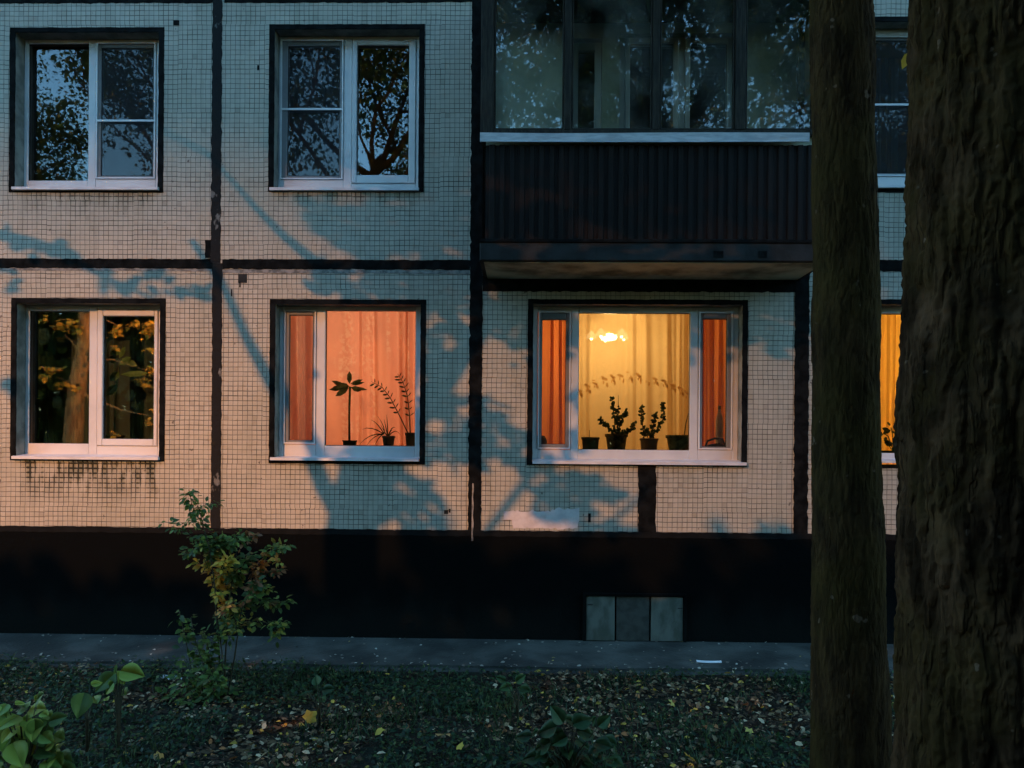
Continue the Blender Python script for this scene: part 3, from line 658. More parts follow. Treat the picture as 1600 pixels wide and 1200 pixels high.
chandelier(951, 523, 1.45, 'chandelier', 'glowing chandelier seen through the sheer golden curtain', 5.0, (1, .66, .30))
chandelier(575, 500, 2.4, 'chandelier', 'ceiling lamp lighting the room with the salmon curtain', 7.4, (1, .72, .54), 3)
chandelier(1470, 520, 2.0, 'chandelier', 'ceiling lamp lighting the room with the yellow curtain', 8, (1, .66, .26), 3)

# ------------------------------------------------------------------ house plants on the window sills
YP = .36
def potplant(name, cx, top, bot, w0, w1, mat, label, kind='plant', square=False):
    a = at(cx, bot, YP); h = at(cx, top, YP).z - a.z; r1 = w0 / 2 / 1231 * (8.1 + YP); r0 = w1 / 2 / 1231 * (8.1 + YP)
    zb_ = SILLZ; hh = at(cx, top, YP).z - zb_
    root = empty(name, (a.x, YP, zb_), label, 'potted plant')
    mb = MB()
    mb.lathe((0, 0, 0), [(0, 0), (r0, 0), (r0 + (r1 - r0) * .8, hh * .8), (r1 * 1.06, hh * .82), (r1 * 1.06, hh), (r1 * .93, hh), (r1 * .9, hh * .86), (0, hh * .86)], 4 if square else 22)
    mb.build('pot', M[mat], root, not square)
    return root, Vector((a.x, YP, zb_))
def W(root_loc, px, py, dy=0.0): return at(px, py, YP + dy) - root_loc
SILLZ = at(578, 697, REV).z - .004
def hp_leaf(mb, base, tip, w, up=Vector((0, -1, 0))):
    base, tip = Vector(base), Vector(tip); d = tip - base; x = d.cross(up); 
    x = x.normalized() * w if x.length > 1e-6 else Vector((w, 0, 0)); n = x.cross(d).normalized() * w * .25
    m1, m2 = base + d * .35, base + d * .72
    mb.face([base, m1 - x * .9, m1 + n]); mb.face([base, m1 + n, m1 + x * .9]); mb.face([m1 - x * .9, m2 - x * .85, m2 + n, m1 + n]); mb.face([m1 + n, m2 + n, m2 + x * .85, m1 + x * .9])
    mb.face([m2 - x * .85, tip, m2 + n]); mb.face([m2 + n, tip, m2 + x * .85])
# 1: single stem with a whorl of leaves
r, L0 = potplant('potted_plant', 546.5, 688, 697, 22, 20, 'pot_dark', 'tall bare-stemmed houseplant with a tuft of leaves before the salmon curtain')
mb = MB(); mb.tube([W(L0, 546, 690), W(L0, 545.5, 650), W(L0, 547, 604)], [.013, .011, .013], 7); mb.build('stem', M['houseplant'], r, True)
mb = MB()
for (bx, by, tx, ty, w, dy) in ((545, 606, 518, 595, .020, .02), (545, 604, 514, 609, .022, -.03), (545, 606, 524, 619, .024, -.05), (546, 600, 546, 580, .022, 0), (547, 600, 567, 593, .015, .04), (548, 602, 570, 597, .012, .05),
                             (548, 605, 565, 610, .024, -.03), (549, 605, 574, 609, .013, .02), (546, 604, 531, 600, .02, .06), (544, 606, 521, 604, .02, .05)):
    hp_leaf(mb, W(L0, bx, by), W(L0, tx, ty, dy), w * 1.35)
mb.build('leaves', M['houseplant'], r)
# 2: spider plant
r, L0 = potplant('potted_plant', 607, 681, 697, 20, 15, 'pot_grey', 'spider plant with thin arching leaves in the middle of the salmon window')
mb = MB()
for (tx, ty, cx_, cy_) in ((566, 671, 578, 664), (580, 656, 590, 660), (590, 650, 603, 668), (600, 655, 603, 668), (604, 648, 606, 665), (618, 668, 612, 664), (613, 672, 610, 672), (561, 696, 575, 676), (572, 697, 585, 678), (585, 698, 592, 680), (626, 680, 618, 666), (595, 664, 600, 674)):
    s0 = W(L0, 606 if tx > 590 else 600, 683 if tx > 590 else 678); c_ = W(L0, cx_, cy_, random.uniform(-.06, .03)); e = W(L0, tx, ty, random.uniform(-.1, .03))
    pts = [s0 * (1 - t) ** 2 + c_ * 2 * t * (1 - t) + e * t * t for t in (0, .25, .5, .75, 1)]; mb.tube(pts, [.005, .006, .005, .0035, .001], 4)
mb.build('leaves', M['houseplant'], r)
# 3: stems with paired leaflets
r, L0 = potplant('potted_plant', 642, 676, 697, 18, 14, 'pot_grey', 'houseplant with tall leaning feathery stems at the right of the salmon window')
for pts_px, side in (([(637, 676), (622, 645), (610, 622), (597, 605), (580, 596)], 1), ([(641, 676), (640, 650), (637, 620), (630, 598), (621, 584)], 1)):
    pts = [W(L0, *p) for p in pts_px]; s = MB(); s.tube(pts, [.007, .006, .005, .004, .002], 6); st = s.build('stem', M['houseplant'], r, True)
    lf = MB(); cum = list(zip(pts, pts[1:]))
    for si, (a, b) in enumerate(cum[1:] if True else cum):
        for t in (0, .33, .66):
            p = a.lerp(b, t); d = (b - a).normalized()
            for sg in (-1, 1):
                v = Vector((d.z * sg, random.uniform(-.4, .4), -d.x * sg)) * .8 + d * .5; hp_leaf(lf, p, p + v.normalized() * random.uniform(.05, .075), .011 if sg < 0 else .006)
    lf.build('leaves', M['houseplant'], r)
SILLZ = at(990, 703, REV).z - .004
def bushy(pots, stems, n, label, mat, sz=.045):
    cx, top, w0, w1 = pots; r, L0 = potplant('potted_plant', cx, top, 703, w0, w1, mat, label)
    s = MB(); lf = MB()
    for pp in stems:
        pts = [W(L0, x, y, random.uniform(-.03, .05)) for (x, y) in pp]; s.tube(pts, [.006] * (len(pts) - 1) + [.002], 5)
        for a, b in zip(pts, pts[1:]):
            for k in range(n):
                p = a.lerp(b, random.random()); v = Vector((random.uniform(-1, 1), random.uniform(-1, .6), random.uniform(-.7, 1))).normalized()
                if (p.z < .10): continue
                hp_leaf(lf, p, p + v * random.uniform(.6, 1.25) * sz, sz * .30)
    s.build('stem', M['houseplant'], r, True); 
    if lf.f: lf.build('leaves', M['houseplant'], r)
    return r
potplant('potted_plant', 922.5, 683, 703, 27, 24, 'pot_dark', 'small dark pot with a bare twig at the left of the golden window')
bushy((963, 678, 34, 27), [[(961, 678), (960, 650), (957, 635), (956, 621)], [(965, 678), (969, 662), (975, 650), (977, 642)], [(958, 678), (950, 668), (943, 664), (938, 654)], [(968, 679), (978, 676), (986, 672), (992, 660)], [(964, 678), (966, 655), (966, 617)]], 16, 'bushy dark-leaved plant in a mottled green pot below the chandelier', 'pot_green')
bushy((1014, 685, 28, 24), [[(1006, 684), (1004, 662), (1002, 645), (1001, 634)], [(1015, 684), (1020, 668), (1023, 655), (1023, 648)], [(1018, 684), (1028, 668), (1036, 655), (1037, 640), (1034, 629)], [(1012, 684), (1010, 670)]], 15, 'two-stemmed leafy plant in a small pale pot, right of the mottled green pot', 'pot_pale')
bushy((1060, 680, 38, 28), [[(1069, 680), (1072, 660), (1077, 640)]], 0, 'broad mottled pot with a lone stick beside the right mullion', 'pot_green')
r_ = bpy.data.objects['potted_plant.003']; L0 = Vector(r_.location); mb = MB(); mb.tube([W(L0, 921, 683), W(L0, 921, 672)], .003, 5); mb.build('stem', M['houseplant'], r_)
# things on the right casement's sill: a flat iron and a pale cloth doll-like bottle
a = at(1117, 697, .36); root = empty('clothes_iron', (a.x, .36, SILLZ), 'dark iron-shaped appliance on the sill behind the right casement', 'clothes iron')
mb = MB(); prof = [(-.13, 0), (.12, 0), (.13, .02), (.11, .06), (.04, .085), (-.06, .07), (-.12, .03)]
for yy, k in ((-.05, 1),):
    f = [(x, -.05, z) for x, z in prof]; b_ = [(x, .05, z) for x, z in prof]; mb.face(f); mb.face(b_[::-1])
    for i in range(len(prof)): j = (i + 1) % len(prof); mb.face([f[j], f[i], b_[i], b_[j]])
mb.build('body', M['black_plastic'], root)
mb = MB(); mb.tube([(-.10, 0, .05), (-.08, 0, .105), (.0, 0, .135), (.08, 0, .125), (.11, 0, .05)], .012, 8); mb.build('handle', M['black_plastic'], root, True)
a = at(1125, 676, .44); root = empty('bottle', (a.x, .47, SILLZ), 'slim pale bottle standing behind the dark iron in the right casement', 'bottle')
hz = at(1125, 634, .47).z - SILLZ; mb = MB(); mb.lathe((0, 0, 0), [(0, 0), (.038, 0), (.040, .02), (.040, hz * .68), (.026, hz * .8), (.016, hz * .86), (.016, hz * .93)], 16); mb.build('body', M['pale_cloth'], root, True)
mb = MB(); mb.lathe((0, 0, 0), [(.0185, hz * .92), (.0185, hz), (0, hz)], 12); mb.build('cap', M['pot_pale'], root, True)
a = at(848, 697, .4); rr = empty('round_pot', (a.x - .03, .4, SILLZ), 'dark round pot at the lower left corner of the left casement', 'pot')
mb = MB(); mb.lathe((0, 0, 0), [(0, 0), (.05, 0), (.075, .05), (.075, .10), (.05, .15), (.045, .15), (.06, .10), (0, .02)], 18); mb.build('body', M['pot_dark'], rr, True)
SILLZ = at(90, 693, REV).z - .004
r, L0 = potplant('potted_plant', 178, 680, 697, 30, 24, 'pot_dark', 'rubber plant with large drooping leaves inside the unlit lower window')
mb = MB(); st = MB(); st.tube([W(L0, 178, 684), W(L0, 182, 600), W(L0, 192, 540)], .008, 6); st.build('stem', M['houseplant'], r)
for (bx, by, tx, ty, w) in ((186, 560, 196, 535, .03), (186, 562, 168, 556, .045), (186, 580, 172, 590, .05), (188, 548, 172, 548, .04), (184, 600, 166, 612, .05), (190, 560, 215, 566, .04), (188, 585, 232, 577, .035), (186, 570, 205, 552, .04)):
    hp_leaf(mb, W(L0, bx, by), W(L0, tx, ty + 6, -.06), w)
mb.build('leaves', noisy('rubber_leaf', (.05, .10, .03), (.10, .17, .06), 9, rough=.4), r)
SILLZ = at(1390, 708, REV).z - .004
r, L0 = potplant('potted_plant', 1396, 704, 708, 40, 34, 'pot_dark', 'dark-leaved plant on the sill of the yellow window between the trunks')
mb = MB(); st = MB()
for (tx, ty) in ((1380, 676), (1392, 668), (1408, 672), (1400, 686), (1384, 692), (1410, 690)):
    st.tube([W(L0, 1396, 706), W(L0, (1396 + tx) / 2, ty + 6), W(L0, tx, ty)], .005, 5)
    for k in range(5):
        p = W(L0, tx + random.uniform(-3, 3), ty + random.uniform(-3, 5)); v = Vector((random.uniform(-1, 1), random.uniform(-1, .5), random.uniform(-.5, .7))).normalized(); hp_leaf(mb, p, p + v * .08, .022)
st.build('stem', M['houseplant'], r); mb.build('leaves', M['houseplant'], r)

# ------------------------------------------------------------------ ground
def gz(x, y):   # height of the soil
    near = max(0, min(1, (-.95 - y) / .5))
    return -.03 - .02 * near + near * (.07 * noise.noise(Vector((x * .45, y * .45, 0))) + .03 * noise.noise(Vector((x * 1.7, y * 1.7, 3))) + .008 * noise.noise(Vector((x * 9, y * 9, 1))))
mb = MB(); xs = [-120, -60, -30, -16] + [-9 + .12 * i for i in range(151)] + [16, 30, 60, 120]; ys = [40, 12, 0.02] + [-.5 - .12 * i for i in range(72)] + [-12, -16, -22, -32, -50, -90]
for y in ys:
    for x in xs: mb.v.append((x, y, gz(x, y) if -9.2 < y < .3 and abs(x) < 9.2 else -.04))
nx = len(xs)
for j in range(len(ys) - 1):
    for i in range(nx - 1): mb.f.append((j * nx + i, (j + 1) * nx + i, (j + 1) * nx + i + 1, j * nx + i + 1)); mb.mi.append(0)
mb.build('ground', M['soil'], None, True)['kind'] = 'structure'
# paved strip along the wall: broken front edge
mb = MB(); n = 260; xa, xb = -9.0, 9.0; rows = []
for i in range(n + 1):
    x = xa + (xb - xa) * i / n; w = -.93 - .05 * noise.noise(Vector((x * .8, 0, 0))) - .035 * noise.noise(Vector((x * 4, 0, 2))) - .012 * noise.noise(Vector((x * 17, 0, 4))); rows.append((x, w))
for (a, b) in zip(rows, rows[1:]):
    za = .012 + .012 * noise.noise(Vector((a[0] * 1.1, 9, 0))); zb_ = .012 + .012 * noise.noise(Vector((b[0] * 1.1, 9, 0)))
    mb.face([(a[0], a[1], za), (b[0], b[1], zb_), (b[0], -.013, .035), (a[0], -.013, .035)])
    mb.face([(a[0], a[1] - .012, -.09), (b[0], b[1] - .012, -.09), (b[0], b[1], zb_), (a[0], a[1], za)])
mb.build('pavement', M['walk'], None)['kind'] = 'structure'
# lower crumbled kerb course in front of it
mb = MB()
for (a, b) in zip(rows, rows[1:]):
    f = lambda x: .06 + .05 * max(0, noise.noise(Vector((x * 1.3, 7, 0))) + .3)
    mb.face([(a[0], a[1] - f(a[0]), -.028), (b[0], b[1] - f(b[0]), -.028), (b[0], b[1] - .004, -.012), (a[0], a[1] - .004, -.012)])
    mb.face([(a[0], a[1] - f(a[0]) - .01, -.12), (b[0], b[1] - f(b[0]) - .01, -.12), (b[0], b[1] - f(b[0]), -.028), (a[0], a[1] - f(a[0]), -.028)])
mb.build('kerb', M['walk'], None)['kind'] = 'structure'

# ground cover: weeds and leaf litter
def scatter(n, x0, x1, y0, y1, dens=None):
    out = []
    while len(out) < n:
        x, y = random.uniform(x0, x1), random.uniform(y0, y1)
        if abs(x) > (8.1 + y) * .72 + .25: continue
        if dens and random.random() > dens(x, y): continue
        out.append((x, y, gz(x, y)))
    return np.array(out)
random.seed(5)
ndens = lambda x, y: max(.03, min(1, .28 + 2.6 * noise.noise(Vector((x * .9 + 4, y * 1.1, 8))) + (.35 if x < -1.8 else 0)))
P = scatter(26000, -6, 6, -4.9, -.93, ndens); n = len(P)
P[:, 2] += rng.uniform(-.005, .05, n) * (1 + 1.0 * (P[:, 0] < -2))
D = rnd3(n) * [1, 1, .5] + [0, 0, .25]; N = rnd3(n) * .6 + [0, -.3, 1]
leaves('weeds', DIAM, P, D, N, rng.uniform(.018, .05, n), colmix(n, [(.022, .05, .016), (.04, .08, .024), (.02, .04, .018), (.09, .12, .03)], [4, 3, 3, 1]), M['leaf'])['kind'] = 'stuff'
ldens = lambda x, y: max(.10, min(1, .50 - 2.2 * noise.noise(Vector((x * .9 + 4, y * 1.1, 8))) + (.25 if x > .3 else -.1)))
P = scatter(15000, -6, 6, -4.9, -1.0, ldens); n = len(P); P[:, 2] += rng.uniform(.004, .045, n)
D = rnd3(n) * [1, 1, .25]; N = rnd3(n) * .75 + [0, 0, 1]
leaves('leaf_litter', OVAL, P, D, N, rng.uniform(.018, .062, n) , colmix(n, [(.05, .028, .013), (.11, .065, .028), (.24, .16, .08), (.50, .38, .22), (.55, .34, .05), (.40, .15, .05)], [5, 6, 4, 1.5, .9, .6]), M['dry_leaf'])['kind'] = 'stuff'
# leaves blown onto the paved strip, mostly against the wall
n = 420; xs_ = rng.uniform(-5, 5.5, n); ys_ = np.where(rng.random(n) < .5, -.03 - .85 * rng.random(n) ** 2.2, -.93 + .3 * rng.random(n) ** 2); P = np.stack([xs_, ys_, np.full(n, .0)], 1); P[:, 2] = .040 + (P[:, 1] + .013) * .024
leaves('pavement_litter', OVAL, P, rnd3(n) * [1, 1, .1], rnd3(n) * .5 + [0, 0, 1], rng.uniform(.02, .05, n), colmix(n, [(.16, .13, .10), (.42, .38, .30), (.30, .26, .20), (.45, .32, .08)], [3, 2, 2, .5]), M['dry_leaf'])['kind'] = 'stuff'
# grass blades
P = scatter(9000, -6, 6, -4.9, -1.0, lambda x, y: .25 + 1.6 * noise.noise(Vector((x * 1.3, y * 1.3, 20)))); n = len(P)
leaves('grass', (np.array([(-.03, 0, 0), (.03, 0, 0), (.02, .6, .03), (0, 1, -.08)], float), [(0, 1, 2), (0, 2, 3)]), P, rnd3(n) * .7 + [0, 0, 1], rnd3(n), rng.uniform(.05, .13, n), colmix(n, [(.03, .06, .02), (.06, .09, .03)], [1, 1]), M['leaf'])['kind'] = 'stuff'

tw_ = MB(); random.seed(44)
for k in range(170):
    y = random.uniform(-4.8, -1.0); x = random.uniform(-1, 1) * (8.1 + y) * .7; z = gz(x, y) + random.uniform(.01, .04); a = random.uniform(0, 6.28); L = random.uniform(.08, .34); p0 = Vector((x, y, z)); d = Vector((math.cos(a), math.sin(a) * .6, random.uniform(-.05, .12)))
    tw_.tube([p0, p0 + d * L * .5 + Vector((0, 0, random.uniform(-.01, .02))), p0 + d * L], [.004, .0032, .0015], 4)
tw_.build('twigs', M['stem'])['kind'] = 'stuff'
def on_ground(px, py):   # where a view ray meets the soil
    d = ROT @ Vector(((px - PX0) / F, (PY0 - py) / F, -1.0)); t = (CAM.z - 0.0) / -d.z; p = CAM + d * t
    for _ in range(4):
        z = gz(p.x, p.y); t = (CAM.z - z) / -d.z; p = CAM + d * t
    return p
# the few large fallen leaves one can pick out
for (px, py, s_, c, lab) in ((475, 1138, .12, (.55, .36, .05), 'yellow fallen leaf lying in the weeds left of centre'), (700, 1158, .12, (.45, .25, .08), 'curled tan fallen leaf in the middle of the foreground'),
                             (585, 1155, .08, (.50, .34, .05), 'small yellow fallen leaf lying left of the curled tan leaf'), (715, 1184, .07, (.5, .34, .05), 'small yellow fallen leaf just below the curled tan leaf'),
                             (300, 1128, .10, (.42, .26, .15), 'pinkish tan fallen leaf below the shrub'), (258, 1192, .08, (.50, .26, .06), 'orange fallen leaf at the bottom edge, left'), (1078, 1196, .09, (.50, .30, .05), 'orange yellow fallen leaf at the bottom edge beside the slimmer trunk'),
                             (1142, 1115, .085, (.5, .40, .08), 'bright yellow fallen leaf in the litter left of the slimmer trunk'), (1055, 1113, .075, (.45, .36, .08), 'dull yellow fallen leaf in the litter, furthest from the trunks'),
                             (1177, 1157, .075, (.5, .38, .08), 'yellow fallen leaf nearer the camera in the litter by the slimmer trunk'), (408, 1194, .09, (.45, .32, .18), 'pale tan fallen leaf at the bottom edge of the weeds')):
    p = on_ground(px, py); p.z += .05
    o = leaves('fallen_leaf', LOBE, [(0, 0, 0)], [(random.uniform(-1, 1), random.uniform(-1, 1), .3)], [(random.uniform(-.6, .6), -.3, .8)], [s_], [c], M['dry_leaf']); o.location = p
    tag(o, lab, 'leaf')
# litter
p = at(1108, 1035, -.72); zz = .022
mb = MB(); pts = [(-.115, .012), (-.09, .0), (-.04, -.012), (.03, -.014), (.09, -.008), (.115, .004)]
for a, b in zip(pts, pts[1:]):
    mb.face([(a[0], a[1] - .011, .006), (b[0], b[1] - .011, .006), (b[0], b[1] + .011, .016), (a[0], a[1] + .011, .016)]); mb.face([(a[0], a[1] - .011, 0), (b[0], b[1] - .011, 0), (b[0], b[1] - .011, .006), (a[0], a[1] - .011, .006)])
o = mb.build('plastic_strip', M['paper']); d = ROT @ Vector(((1108 - PX0) / F, (PY0 - 1035) / F, -1.0)); t_ = (CAM.z - .022) / -d.z; o.location = CAM + d * t_
tag(o, 'narrow white curved strip lying on the paved strip', 'litter')
for (px, py, s_, lab) in ((262, 1070, .07, 'larger crumpled white paper scrap in the weeds left of the shrub'), (277, 1071, .05, 'smaller crumpled white paper scrap beside the shrub stems')):
    mb = MB(); g = 5; V0 = len(mb.v)
    for j in range(g):
        for i in range(g): mb.v.append(((i / (g - 1) - .5) * s_ * 1.4, (j / (g - 1) - .5) * s_, random.uniform(0, .035)))
    for j in range(g - 1):
        for i in range(g - 1): mb.f.append((j * g + i, j * g + i + 1, (j + 1) * g + i + 1, (j + 1) * g + i)); mb.mi.append(0)
    o = mb.build('paper_scrap', M['paper']); o.location = on_ground(px, py) + Vector((0, 0, .05)); tag(o, lab, 'litter')

# ------------------------------------------------------------------ shrubs and seedlings in the foreground
def sprig(tree_pts, Pl, Dl, Nl, Sl, Cl, n, size, cols, w, spread=.35):
    for a, b in zip(tree_pts, tree_pts[1:]):
        a, b = Vector(a), Vector(b)
        for k in range(n):
            p = a.lerp(b, random.random()); v = Vector((random.gauss(0, 1), random.gauss(0, 1), random.gauss(.1, .5)))
            v.normalize(); Pl.append(p + v * random.uniform(0, spread * size)); Dl.append(v + Vector((0, 0, -.25))); Nl.append(Vector((random.gauss(0, .5), -.5 + random.gauss(0, .5), 1))); Sl.append(size * random.uniform(.6, 1.25))
            c = random.choices(cols, w)[0]; q = random.uniform(.7, 1.25); Cl.append((c[0] * q, c[1] * q, c[2] * q))
GRN = [(.10, .17, .035), (.17, .24, .05), (.06, .11, .03)]; YEL = [(.62, .42, .05), (.75, .38, .05), (.36, .32, .05)]; RED = [(.60, .22, .05), (.75, .30, .06), (.28, .12, .05)]
base = on_ground(348, 1092); Ysh = base.y
SH = empty('shrub', base, 'slender shrub with green, yellow and orange leaves growing by the wall', 'shrub')
S = lambda px, py, dy=0.0: at(px, py, Ysh + dy) - base
random.seed(12)
stm = MB(); Pl, Dl, Nl, Sl, Cl = [], [], [], [], []
mains = [([(345, 1092), (344, 1040), (340, 990), (336, 920), (328, 860), (312, 800), (300, 768)], .009), ([(350, 1092), (352, 1030), (356, 960), (364, 900), (372, 850)], .008), ([(355, 1092), (366, 1030), (376, 960), (392, 900), (415, 865)], .008), ([(348, 1092), (347, 1020), (330, 900), (310, 850)], .007)]
for (pp, r0) in mains:
    pts = [S(x, y, random.uniform(-.08, .08)) for x, y in pp]; stm.tube(pts, [r0 * (1 - .75 * i / (len(pts) - 1)) for i in range(len(pts))], 6)
tw = [([(328, 860), (316, 820), (300, 790), (295, 765)], GRN, 30, .055), ([(300, 800), (318, 790), (338, 786)], GRN, 12, .05), ([(312, 800), (300, 815), (280, 820), (256, 815)], GRN, 9, .05), ([(330, 850), (300, 838), (268, 822)], GRN, 12, .05),
      ([(320, 850), (300, 860), (286, 868)], GRN, 22, .055), ([(330, 850), (345, 845), (362, 855)], GRN, 34, .06), ([(335, 880), (330, 862), (318, 850)], GRN + YEL[2:], 26, .055), ([(340, 900), (325, 885), (308, 880)], YEL + RED[:1], 20, .055),
      ([(345, 900), (352, 880), (360, 872)], YEL, 26, .055), ([(340, 930), (335, 912), (345, 896)], YEL, 26, .055), ([(345, 950), (340, 930), (350, 915)], YEL + RED[1:2], 20, .05), ([(356, 925), (368, 905), (376, 890)], GRN + YEL[2:], 30, .055),
      ([(360, 905), (378, 880), (392, 868)], GRN[2:] + GRN[:1], 34, .06), ([(372, 850), (366, 840), (380, 834)], GRN, 16, .05), ([(378, 850), (392, 838), (402, 836)], RED[2:] + GRN[2:], 18, .05),
      ([(392, 900), (402, 885), (412, 880)], RED, 20, .05), ([(415, 865), (428, 858), (448, 852)], GRN, 22, .055), ([(415, 866), (430, 868), (438, 880)], YEL[1:] + RED[1:2], 14, .05), ([(400, 900), (420, 895), (438, 890)], GRN[2:] + RED[2:], 22, .05),
      ([(392, 915), (408, 915), (420, 925)], YEL[2:] + GRN, 22, .05), ([(395, 930), (420, 945), (448, 940)], GRN, 24, .055), ([(380, 950), (395, 925), (400, 905)], GRN[2:] + RED[2:], 40, .055), ([(360, 960), (352, 950), (366, 940)], RED[1:] + YEL[2:], 20, .05),
      ([(372, 980), (392, 972), (412, 972), (436, 978), (444, 972)], GRN + YEL[2:], 14, .05), ([(360, 1000), (350, 975), (372, 970)], YEL[2:] + GRN, 22, .05), ([(352, 990), (345, 965), (358, 950)], GRN, 26, .05), ([(370, 990), (366, 960), (380, 940)], GRN[2:] + YEL[2:], 30, .05), ([(435, 980), (432, 990), (434, 998)], GRN + YEL[2:], 8, .05)]
for (pp, cols, n_, sz) in tw:
    pts = [S(x, y, random.uniform(-.16, .16)) for x, y in pp]; stm.tube(pts, .0028, 4); sprig(pts, Pl, Dl, Nl, Sl, Cl, int(n_ * 1.5), sz * 1.05, cols, [1] * len(cols), .9)
stm.build('stems', M['stem'], SH, True); leaves('leaves', OVAL, Pl, Dl, Nl, Sl, Cl, M['leaf'], SH)

base = on_ground(308, 1096) ; Ys2 = base.y; S2 = lambda px, py, dy=0.0: at(px, py, Ys2 + dy) - base
SH2 = empty('shrub', base, 'low dark green bush at the left foot of the slender shrub', 'shrub'); stm = MB(); Pl, Dl, Nl, Sl, Cl = [], [], [], [], []
for pp in ([(315, 1096), (318, 1040), (305, 1000), (298, 965)], [(312, 1096), (330, 1050), (325, 1010), (318, 985)], [(308, 1096), (300, 1050), (290, 1000), (280, 955)], [(318, 1096), (335, 1060), (338, 1040)], [(320, 1096), (350, 1080), (372, 1085)], [(312, 1096), (290, 1070), (282, 1050)],
           [(300, 1096), (270, 1092), (250, 1085)], [(325, 1098), (340, 1075), (330, 1060)], [(318, 1040), (322, 1020), (332, 1002)]):
    pts = [S2(x, y, random.uniform(-.12, .12)) for x, y in pp]; stm.tube(pts, .004, 4); sprig(pts, Pl, Dl, Nl, Sl, Cl, 26, .062, GRN + [(.12, .16, .04)], [3, 2, 4, .5], 1.1)
stm.build('stems', M['stem'], SH2, True); leaves('leaves', OVAL, Pl, Dl, Nl, Sl, Cl, M['leaf'], SH2)

YG = [(.28, .36, .06), (.17, .25, .045), (.40, .42, .08), (.10, .16, .04)]  # raised leaf colours stand in for lamplight on the left seedlings
def seedling(base_px, Yd, lv, label, cols, szf=1.0, name='seedling', mat='leaf', extra=0):
    b = at(base_px[0], base_px[1], Yd); b.z = gz(b.x, b.y); root = empty(name, b, label, 'seedling')
    stm = MB(); Pl, Dl, Nl, Sl, Cl = [], [], [], [], []
    lv = list(lv) + [(x + random.uniform(-14, 14), y + random.uniform(-10, 16), dx * random.uniform(-.9, 1) + random.uniform(-8, 8), dy + random.uniform(-8, 14), s_ * random.uniform(.5, .85)) for (x, y, dx, dy, s_) in lv for _ in range(extra)]
    for (x, y, dx, dy, s_) in lv:
        p = at(x, y, Yd + random.uniform(-.1, .1)) - b; tip = at(x + dx, y + dy, Yd + random.uniform(-.15, .0)) - b; d = tip - p
        stm.tube([(0, 0, 0), Vector((p.x * .25, p.y * .25, p.z * .6)), p], [.006, .005, .002], 5)
        Pl.append(p); Dl.append(d); Nl.append(Vector((random.gauss(0, .25), -.75, .8))); Sl.append(s_ * szf); c = random.choice(cols); q = random.uniform(.8, 1.2); Cl.append((c[0] * q, c[1] * q, c[2] * q))
    stm.build('stem', M['stem'], root, True); leaves('leaves', BROAD_FINE, Pl, Dl, Nl, Sl, Cl, M[mat], root); return root
seedling((40, 1280), -3.85, [(45, 1110, 28, -6, .13), (30, 1118, -28, 14, .15), (55, 1125, 14, 40, .17), (18, 1140, -30, 30, .16), (70, 1118, 22, 4, .09), (40, 1150, -20, 30, .14), (60, 1168, 30, 12, .14), (66, 1195, 28, 8, .16), (0, 1185, -22, 16, .14), (40, 1190, -18, 22, .13), (20, 1160, 10, 30, .15), (30, 1205, 30, 10, .15), (60, 1140, 24, 20, .11), (10, 1120, -25, -10, .12), (45, 1128, -10, 34, .15), (82, 1150, 30, 8, .13), (90, 1180, 26, 16, .13), (76, 1128, 26, -10, .10), (88, 1200, 30, 6, .12), (0, 1100, -20, 6, .13), (56, 1098, 10, -18, .10)],
         'large broad-leaved seedling in the bottom left corner', YG, 1.0, extra=2)
seedling((185, 1160), -3.0, [(180, 1052, -26, 22, .15), (188, 1048, 36, 6, .16), (186, 1056, 8, 10, .07), (182, 1050, -6, -14, .08), (178, 1066, -12, 14, .10), (190, 1052, 10, -8, .07)], 'young seedling with pale green leaves spread above the weeds, further back', YG, extra=1)
seedling((135, 1170), -3.1, [(132, 1082, -10, 34, .15), (146, 1088, 10, 16, .10), (142, 1070, 14, -4, .07), (166, 1090, 4, 8, .05)], 'small seedling with one hanging oval leaf, between the two larger seedlings', YG)
DG = [(.04, .085, .03), (.055, .11, .035), (.03, .07, .03)]
seedling((890, 1200), -3.5, [(870, 1135, -40, 12, .14), (880, 1130, -14, -22, .12), (895, 1132, 30, -12, .13), (900, 1140, 42, 10, .14), (860, 1160, -34, 14, .14), (885, 1160, 10, 26, .13), (930, 1160, 34, 8, .13), (845, 1180, -34, 6, .12), (910, 1178, 26, 16, .12), (950, 1185, 24, 10, .11), (870, 1190, -16, 14, .11), (830, 1150, -24, 0, .10), (935, 1135, 20, -18, .09)], 'spreading dark green seedling in the foreground, left of the litter', DG, extra=2)
seedling((810, 1100), -2.3, [(800, 1072, -22, 4, .10), (806, 1066, 14, -12, .09), (812, 1074, 22, 6, .10), (798, 1082, -12, 12, .08), (790, 1065, -14, -8, .08)], 'small seedling in front of the paved strip, centre', DG)
seedling((500, 1110), -2.4, [(488, 1082, -24, 2, .10), (496, 1070, -4, -18, .09), (504, 1078, 22, -4, .10), (500, 1090, 14, 12, .09), (478, 1075, -12, -10, .08)], 'small bluish seedling to the right of the slender shrub', DG)

